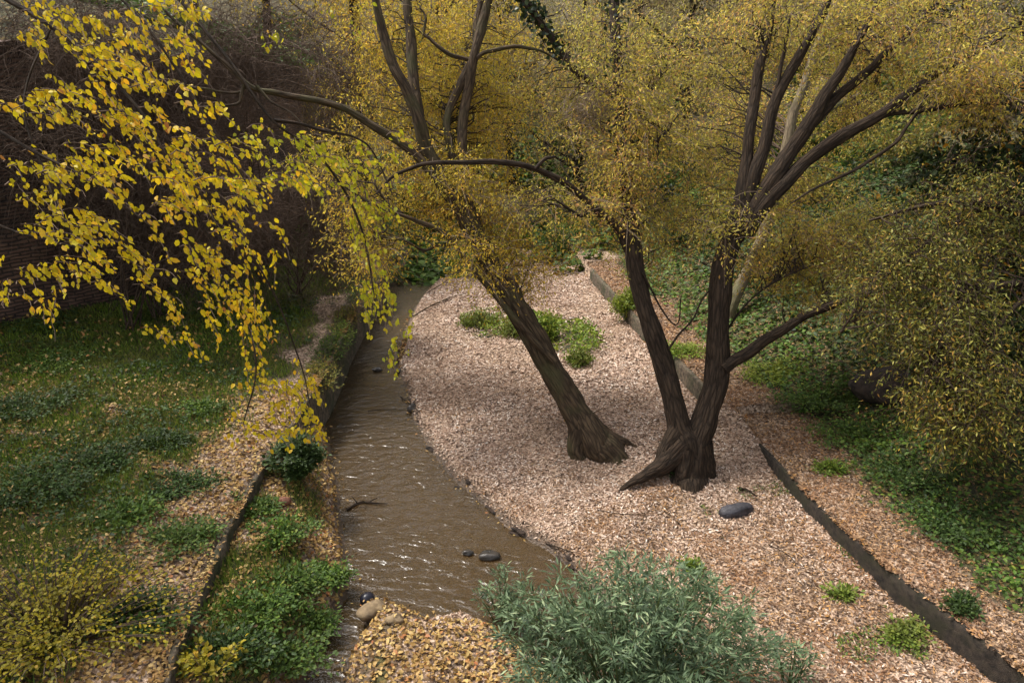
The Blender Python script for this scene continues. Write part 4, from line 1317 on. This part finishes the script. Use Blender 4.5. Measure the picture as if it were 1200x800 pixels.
# herb clumps on the banks
clumps = [
    (120, 545, .36, .26, 'nettle_dark', 'dark green herb clump in the middle of the left bank'),
    (35, 580, .5, .34, 'nettle_dark', 'broad dark herb clump at the left edge above the yellow thicket'),
    (30, 480, .45, .25, 'nettle_dark', 'low dark herb mat at the left edge under the brick wall'),
    (215, 635, .30, .24, 'nettle', 'bluish green herb clump beside the leaf strip by the wall'),
    (165, 725, .32, .28, 'nettle_dark', 'green herb clump right of the yellow thicket'),
    (210, 575, .32, .2, 'nettle_dark', 'dark trailing herb clump left of the leafy wall strip'),
    (190, 520, .28, .16, 'nettle_dark', 'small white flecked herb clump on the mid left bank'),
    (150, 610, .3, .2, 'nettle', 'low herb clump above the yellow thicket'),
    (240, 480, .22, .14, 'nettle', 'little herb tuft near the hanging leaf sprays'),
    (60, 425, .5, .2, 'nettle', 'wide green herb patch near the brick wall foot'),
    (330, 630, .28, .22, 'nettle', 'green herb clump on the narrow strip below the dark bush'),
    (345, 690, .26, .26, 'nettle', 'tall fresh nettle clump on the strip beside the pool'),
    (385, 680, .2, .22, 'nettle', 'bright nettle clump overhanging the water edge'),
    (300, 720, .28, .24, 'nettle', 'mid green nettle clump close to the low wall'),
    (265, 770, .3, .24, 'nettle_dark', 'dusky grassy clump at the bottom beside the low wall'),
    (330, 775, .32, .26, 'nettle', 'large nettle clump at the bottom beside the side channel'),
    (365, 735, .2, .2, 'nettle', 'small nettle clump above the side channel'),
    (300, 600, .18, .15, 'nettle', 'tiny herb clump against the low wall face'),
    (960, 470, .4, .2, 'nettle', 'bright green herb patch on the right terrace behind the fork'),
    (905, 440, .4, .2, 'lime', 'light green herb patch right of the right stem'),
    (1010, 515, .45, .24, 'nettle', 'green nettle patch along the foot of the right bank'),
    (1075, 560, .45, .26, 'nettle_dark', 'dark nettle patch below the drooping willow'),
    (1130, 620, .5, .28, 'nettle_dark', 'deep green nettle patch at the right of the terrace'),
    (975, 550, .14, .05, 'grass', 'small weed between the kerb and the nettle patches'),
    (985, 700, .07, .05, 'grass', 'single little weed in the leaf litter below the dark slab'),
    (1060, 745, .16, .05, 'grass', 'low weed patch at the foot of the kerb wall'),
    (812, 668, .06, .08, 'grass', 'tiny green sprout behind the foreground bush'),
    (1124, 712, .12, .04, 'nettle_dark', 'flat weed tuft on the terrace near the lower right corner'),
    (797, 556, .09, .1, 'nettle_dark', 'small dark sprig at the foot of the forked willow'),
    (800, 415, .3, .25, 'lime', 'light green weeds between the two stems of the forked willow'),
]
for (u, v, w_, hh, mk, lab) in clumps:
    p, _ = hit(u, v)
    bush('herb_clump', lab, p, w_ * 1.75, w_ * 1.35, hh * .7, M[mk], M['stem_green'], n_st=int(8 + 190 * w_), n_lf=22, leaf=(.048, .026), tpl=OVAL, jit=.12, cat='plant', group='herb clumps on the banks', r=.003, top_bias=.9)


for i, (u, v, lab) in enumerate([(376, 452, 'first trailing olive plant over the far retaining wall, nearest the dark bush'), (388, 424, 'trailing plant over the far wall just above the nearest one'),
                                 (398, 402, 'trailing plant halfway along the far stretch of retaining wall'), (408, 382, 'wispy plant over the far wall level with the green island'),
                                 (420, 360, 'bushy plant on the far wall before the creek bend'), (434, 338, 'farthest leafy plant on the retaining wall at the creek bend')]):
    p = G(u, v, LW_TOP - .25)
    bush('trailing_plant', lab, (p[0] - .02, p[1], p[2]), .36, .8, .42, M[['olive', 'nettle', 'grass'][i % 3]], M['twig'], n_st=60, n_lf=26, leaf=(.06, .022), jit=.14, cat='plant', group='plants trailing over the far retaining wall', r=.004, top_bias=.9)
# dark clods along the water's edge
for (u, v) in [(466, 446), (470, 451), (483, 476), (488, 484), (479, 482), (490, 494), (508, 529), (541, 571), (546, 569), (573, 596), (604, 625), (610, 622), (655, 655), (662, 652), (672, 664), (463, 420)]:
    rock('edge_stone', u + R.uniform(-4, 4), v + R.uniform(-4, 4), R.uniform(.03, .12), R.uniform(.025, .05), R.uniform(.012, .035), M['earth'], 'small dark clod or stone on the muddy right edge of the stream', 'stone', rot=R.uniform(-1.2, -.3), sub=3, rough=.6, sink=.38, group="dark stones along the water's edge")
stick('fallen_twig', [(470, 470, .03), (480, 476, .06), (492, 486, .04)], 'dark root snagged on the right water edge beside the upper rocks', 'twig', .014, 'bark_dark', [.2, .4, .6, .8])
stick('fallen_twig', [(640, 640, .02), (655, 646, .05), (672, 650, .03)], 'dark twig lying along the right bank edge near the foreground bush', 'twig', .012, 'bark_dark', [.3, .5, .8])
stick('fallen_twig', [(700, 600, .02), (740, 606, .04), (772, 598, .02)], 'long thin twig lying in the leaves in front of the two willows', 'twig', .007, 'bark_dark', [.4, .7])
stick('fallen_twig', [(900, 640, .02), (925, 655, .03), (938, 676, .02)], 'crooked thin twig in the leaves between the dark slab and the kerb', 'twig', .007, 'bark_dark', [.5])
stick('fallen_twig', [(560, 470, .02), (590, 462, .04), (612, 466, .02)], 'thin twig in the pale leaves left of the leaning trunk', 'twig', .006, 'bark_dark', [.5])

# ---------------------------------------------------------------- ground litter, grass and ground cover (uncountable)
def sample(n, x0, x1, y0, y1):
    x = R.uniform(x0, x1, n)
    y = R.uniform(y0, y1, n)
    # keep to what can be seen, with some margin, thinned with distance
    ok = (np.abs(x) < 0.9 * y + 2.0)
    d = np.hypot(x, y)
    ok &= R.random(n) < np.clip(8.0 / d, 0.2, 1) ** 1.1
    return x[ok], y[ok]


def lay(name, x, y, mat, ln, wd, label, tilt=.35, lift=.012, tpl=LANCE, z=None):
    n = len(x)
    e = .03
    z0 = H(x, y) if z is None else np.full(n, z)
    zx, zy = (H(x + e, y), H(x, y + e)) if z is None else (z0, z0)
    nrm = unit(np.column_stack([-(zx - z0) / e, -(zy - z0) / e, np.ones(n)]))
    nrm[np.abs(nrm[:, 2]) < .3] = [0, 0, 1]
    a = R.uniform(0, 2 * np.pi, n)
    d = np.column_stack([np.cos(a), np.sin(a), R.normal(0, tilt, n)])
    nm = nrm + R.normal(0, tilt, (n, 3))
    grow = np.clip(np.hypot(x, y) / 9, 1, 1.7)
    sc = R.uniform(.6, 1.3, n) * grow
    acc = Acc()
    leaves(acc, np.column_stack([x, y, z0 + lift * R.uniform(.3, 1.8, n)]) - d * (ln * sc * .5)[:, None], d, nm, ln * sc, wd * sc, R.random(n), tpl)
    return tag(obj(name, acc.mesh(name), mat), label, None, None, 'stuff')


x, y = sample(640000, -4.5, 8, 3.2, 24)
li, gr_, we, dW, dl, dr = zones(x, y)
onbar = (dl < -.0) & (dr < .0) & (dW > .02)
warm = ss((7.6 - y + (n2(x, y, .9, 6, 3) - .5) * 7 + .35 * (x - 1)) / 1.8)
p_ = R.random(len(x))
k1 = onbar & (p_ < (1 - .85 * warm) * (1 - gr_ * .6) * (.62 + .38 * ss((n2(x, y, 1.6, 44, 4) - .38) / .12))) & (x > np.interp(y, CY, CX))
k1 = k1 | (onbar & (y > 9) & (p_ < .8 * (1 - gr_)))
right_ = (x > np.interp(y, CY, CX)) & ((y > 5.75) | (x > .3))
k1 = k1 & right_ & ((y < 13) | (R.random(len(x)) < .35 + .65 * ss((n2(x, y, .9, 40, 3) - .42) / .12)))
lay('leaf_litter', x[k1], y[k1], M['litter_pink'], .054, .017, 'pale pinkish willow leaf litter over the gravel bar')
k2 = onbar & ~k1 & (p_ < (1 - .6 * gr_) * (.45 + .55 * ss((n2(x, y, 2.0, 47, 4) - .4) / .12))) & right_ & (y < 13)
lay('leaf_litter', x[k2], y[k2], M['litter_tan'], .048, .016, 'tan brown willow leaf litter over the nearer gravel')
k3 = (dr > .0) & (dr < 3.5) & (p_ < (1 - gr_ * .85)) & (y < 20)
lay('leaf_litter', x[k3], y[k3], M['litter_tan'], .048, .016, 'brown leaf litter along the terrace above the right kerb')
x, y = sample(200000, -11, 0.6, 3.0, 15)
li, gr_, we, dW, dl, dr = zones(x, y)
p_ = R.random(len(x))
spit = (dW > .02) & (y < 5.9) & (x > np.interp(y, CY, CX)) & (x < .6)
strip = (dW > .03) & (dl < .06) & (x < np.interp(y, CY, CX)) & ~spit
bank = dl > .0
k4 = (spit & (p_ < .8)) | (strip & (p_ < .75 * (1 - .5 * gr_))) | (bank & (dl < 8) & (p_ < .62 * (1 - .72 * gr_)) & (y < 10.5))
lay('leaf_litter', x[k4], y[k4], M['litter_gold'], .052, .032, 'golden fallen leaves on the left bank and the spit', tpl=OVAL, lift=.02)
x, y = sample(90000, -3, 4, 10, 19)
li, gr_, we, dW, dl, dr = zones(x, y)
k = (dl < -.1) & (dr < -.05) & (dW > .1) & (R.random(len(x)) < gr_ * .55 * ss((n2(x, y, 2.4, 61, 2) - .4) / .15))
lay('ground_cover', x[k], y[k], M['lime'], .07, .022, 'bright green and yellow weeds on the gravel between the trees and the creek bend', tilt=.8, lift=.07, tpl=OVAL)
x, y = sample(30000, -11, 0, 3.0, 13)
li, gr_, we, dW, dl, dr = zones(x, y)
k = ((dl > .3) | ((x < np.interp(y, CY, CX)) & (dW > .15))) & (R.random(len(x)) < gr_ * .35 * ss((n2(x, y, 1.5, 77, 3) - .4) / .15))
lay('leaf_litter', x[k], y[k], M['litter_gold'], .045, .028, 'yellow leaves caught on top of the grass and herbs of the left bank', tpl=OVAL, lift=.10, tilt=.6)
x, y = sample(120000, 0, 6, 3.5, 9)
li, gr_, we, dW, dl, dr = zones(x, y)
k = (dr < -.02) & (dr > -1.3) & (R.random(len(x)) < .55 * ss((n2(x, y, 2.2, 81, 3) - .56) / .08))
lay('ground_cover', x[k], y[k], M['nettle'], .03, .014, 'scattered low weeds and moss among the leaves beside the kerb wall', tpl=OVAL, lift=.03, tilt=.7)
for nm_, ln_, zz_, o0, o1, mm_, lb_ in [('LW', LW, LW_TOP, -.12, .02, 'litter_gold', 'golden leaves caught along the top of the low left retaining wall'),
                                   ('KW', KALL, KW_TOP, -.015, .09, 'litter_tan', 'brown leaves caught along the top of the right kerb wall')]:
    y = R.uniform(3.2, 16 if nm_ == 'LW' else 8.2, 9000)
    x = np.interp(y, ln_[:, 1], ln_[:, 0]) + R.uniform(o0, o1, len(y))
    k = R.random(len(y)) < .05 + .6 * ss((n2(x, y, 2.0, 91, 3) - .48) / .12)
    lay('leaf_litter', x[k], y[k], M[mm_], .05, .022, lb_, z=zz_ + .004, lift=.012)
# leaves floating and stranded in the water edge
x, y = sample(9000, -4, 1.5, 4, 18)
dW = poly_sd(x, y, WP)
k = (dW < .02) & (dW > -.12)
lay('leaf_litter', x[k], y[k], M['litter_gold'], .05, .02, 'wet leaves stranded along the edge of the stream', lift=.06)


def blades(name, x, y, mat, hgt, w, label):
    n = len(x)
    z0 = H(x, y)
    d = np.column_stack([R.normal(0, .45, n), R.normal(0, .45, n), np.ones(n)])
    nm = rvec(n)
    sc = R.uniform(.5, 1.4, n)
    acc = Acc()
    leaves(acc, np.column_stack([x, y, z0 - .005]), d, nm, hgt * sc, np.full(n, w) * np.clip(np.hypot(x, y) / 8, 1, 2), R.random(n), LANCE)
    return tag(obj(name, acc.mesh(name), mat), label, None, None, 'stuff')


x, y = sample(330000, -12, -1.5, 3.5, 19)
li, gr_, we, dW, dl, dr = zones(x, y)
xb = np.interp(y, BW[:, 1], BW[:, 0])
p_ = R.random(len(x))
k = (dl > .12) & (x > xb + .3) & (p_ < gr_ * .9)
k |= (dl < 0) & (x < np.interp(y, CY, CX)) & (dW > .12) & (p_ < gr_)
blades('grass', x[k], y[k], M['grass'], .11, .009, 'short green grass on the left bank and the narrow strip')


def cover(name, x, y, mat, hgt, ln, wd, label, dens_scale=1.0):
    n = len(x)
    lump = n2(x, y, 1.6, 14, 3)
    z0 = H(x, y) + hgt * (lump ** 1.5) * R.uniform(.1, 1.3, n)
    a = R.uniform(0, 2 * np.pi, n)
    d = np.column_stack([np.cos(a), np.sin(a), R.normal(-.1, .35, n)])
    nm = np.column_stack([R.normal(0, .45, n), R.normal(0, .45, n), np.ones(n)])
    sc = R.uniform(.6, 1.3, n) * np.clip(np.hypot(x, y) / 9, 1, 1.8)
    acc = Acc()
    leaves(acc, np.column_stack([x, y, z0]), d, nm, ln * sc, wd * sc, R.beta(2, 2, n), OVAL)
    return tag(obj(name, acc.mesh(name), mat), label, None, None, 'stuff')


x, y = sample(200000, 1.0, 16, 4.0, 24)
li, gr_, we, dW, dl, dr = zones(x, y)
p_ = R.random(len(x))
k = (dr > .3) & (p_ < gr_ * .85) & (dr < 9)
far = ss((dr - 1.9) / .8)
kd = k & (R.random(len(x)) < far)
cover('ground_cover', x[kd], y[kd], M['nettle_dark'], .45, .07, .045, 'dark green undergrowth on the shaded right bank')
kl_ = k & ~kd
cover('ground_cover', x[kl_], y[kl_], M['nettle'], .22, .06, .036, 'green nettles spreading over the foot of the right bank')
x, y = sample(120000, -12, -2, 3.5, 19)
li, gr_, we, dW, dl, dr = zones(x, y)
xb = np.interp(y, BW[:, 1], BW[:, 0])
p_ = R.random(len(x))
k = (dl > .3) & (x > xb + .25) & (p_ < gr_ * .8 * ss((n2(x, y, 1.1, 21, 3) - .44) / .1))
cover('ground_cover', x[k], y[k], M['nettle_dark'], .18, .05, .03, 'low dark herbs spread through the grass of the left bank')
# far slope undergrowth
n = 60000
x = R.uniform(-14, 16, n)
y = R.uniform(20, 42, n)
k = n2(x, y, .5, 30, 2) > .47
cover('ground_cover', x[k], y[k], M['nettle'], .9, .13, .09, 'green brown undergrowth over the far hillside')


# ---------------------------------------------------------------- stones, driftwood, odds and ends
rock('stone', 862, 603, .25, .095, .085, M['rock_dark'], 'smooth dark grey elongated stone lying on the leaves right of the forked willow', 'stone', rot=.32, rough=.08, sink=.2, box=.55)
rock('rock', 437, 722, .16, .12, .10, M['rock_tan'], 'tan rock at the mouth of the side channel', 'rock', rot=.3)
rock('rock', 462, 728, .09, .07, .05, M['rock_tan'], 'small tan pebble right of the tan rock', 'rock')
rock('ball', 431, 706, .085, .085, .085, M['black'], 'small shiny black lump resting on the tip of the spit', 'lump', rough=.08)
rock('rock', 573, 652, .13, .08, .05, M['rock_wet'], 'wet black rock breaking the water near the foreground bush', 'rock', z=0.01, sink=.3)
rock('rock', 548, 648, .07, .05, .035, M['rock_wet'], 'smaller wet rock just left of the black one in the pool', 'rock', z=0.01, sink=.3)
rock('rock', 484, 482, .10, .09, .10, M['rock_wet'], 'dark rock on the right water edge halfway up the stream', 'rock', sink=.3)
rock('rock', 470, 436, .13, .08, .06, M['rock_wet'], 'dark flat rock at the narrowing of the stream', 'rock', z=0.02, sink=.3)
rock('rock', 442, 434, .10, .06, .05, M['rock_wet'], 'small dark rock in mid stream at the narrowing', 'rock', z=0.02, sink=.3)
rock('clay_pot', 333, 590, .09, .07, .055, M['rust'], 'reddish brown clay fragment below the dark bush', 'fragment', rough=.15)
rock('rock', 430, 325, .22, .15, .12, M['rock_dark'], 'pale grey rock at the left edge of the upper stream', 'rock')
rock('hollow_hump', 1032, 462, .42, .4, .26, M['earth'], 'blackish earth hump made up for the dark hollow under the drooping willow', 'mound', rough=.3)  # made-up hump; its near-black colour stands for the dark hollow here


stick('driftwood', [(407, 603, .03), (422, 597, .07), (438, 601, .05), (455, 604, .02)], 'snag of dark driftwood sticking out of the water near the left bank', 'driftwood', .022, 'bark_dark', [.2, .4, .5, .6, .3])
stick('fallen_twig', [(432, 493, .02), (455, 488, .04), (475, 485, .03)], 'thin twig lying across the stream before the dark edge rock', 'twig', .01, 'bark_dark', [.5])
stick('fallen_branch', [(686, 489, .02), (705, 483, .05), (722, 478, .04)], 'thin fallen twig on the leaves beside the leaning trunk', 'twig', .008, 'bark_dark', [.5])
stick('fallen_branch', [(703, 506, .02), (722, 502, .05), (742, 503, .03)], 'second fallen twig just above the leaning tree roots', 'twig', .007, 'bark_dark')
stick('bark_piece', [(866, 574, .02), (875, 578, .04), (887, 583, .02)], 'short piece of brown bark above the smooth dark stone', 'bark', .028, 'bark_dark')
stick('fallen_branch', [(484, 372, .03), (505, 362, .08), (530, 350, .05), (548, 345, .03)], 'bleached fallen branch across the gravel near the creek bend', 'branch', .02, 'bark', [.3, .6])
stick('fallen_branch', [(500, 345, .03), (525, 335, .2), (535, 320, .3)], 'short upright dead branch on the upper gravel', 'branch', .014, 'bark', [.6])

# ------------------------------------------------------------------ light
world = bpy.data.worlds.new('World')
scene.world = world
world.use_nodes = True
nt = world.node_tree
nt.nodes.clear()
sky = nt.nodes.new('ShaderNodeTexSky')
sky.sky_type = 'NISHITA'
sky.sun_disc = False
EL, AZ = math.radians(58), math.radians(-60)    # azimuth from +Y toward +X
sky.sun_elevation = EL
sky.sun_rotation = AZ
sky.air_density = 1.0
sky.dust_density = 4.0
sky.ozone_density = 0.6
bg = nt.nodes.new('ShaderNodeBackground')
bg.inputs['Strength'].default_value = 0.11
hs = nt.nodes.new('ShaderNodeHueSaturation')
hs.inputs['Saturation'].default_value = 0.35
nt.links.new(sky.outputs[0], hs.inputs['Color'])
nt.links.new(hs.outputs[0], bg.inputs[0])
wo = nt.nodes.new('ShaderNodeOutputWorld')
nt.links.new(bg.outputs[0], wo.inputs[0])
sd = bpy.data.lights.new('sun', 'SUN')
sd.energy = 1.5
sd.angle = math.radians(10)
sd.color = (1.0, 0.95, 0.87)
so = bpy.data.objects.new('sun', sd)
COL.objects.link(so)
dirv = Vector((math.sin(AZ) * math.cos(EL), math.cos(AZ) * math.cos(EL), math.sin(EL)))
so.rotation_euler = (-dirv).to_track_quat('-Z', 'Y').to_euler()
so.location = dirv * 40

vs = scene.view_settings
vs.view_transform = 'Standard'
vs.look = 'None'
vs.gamma = 1
vs.exposure = 1.4
scene.cycles.max_bounces = 6
scene.cycles.transparent_max_bounces = 8
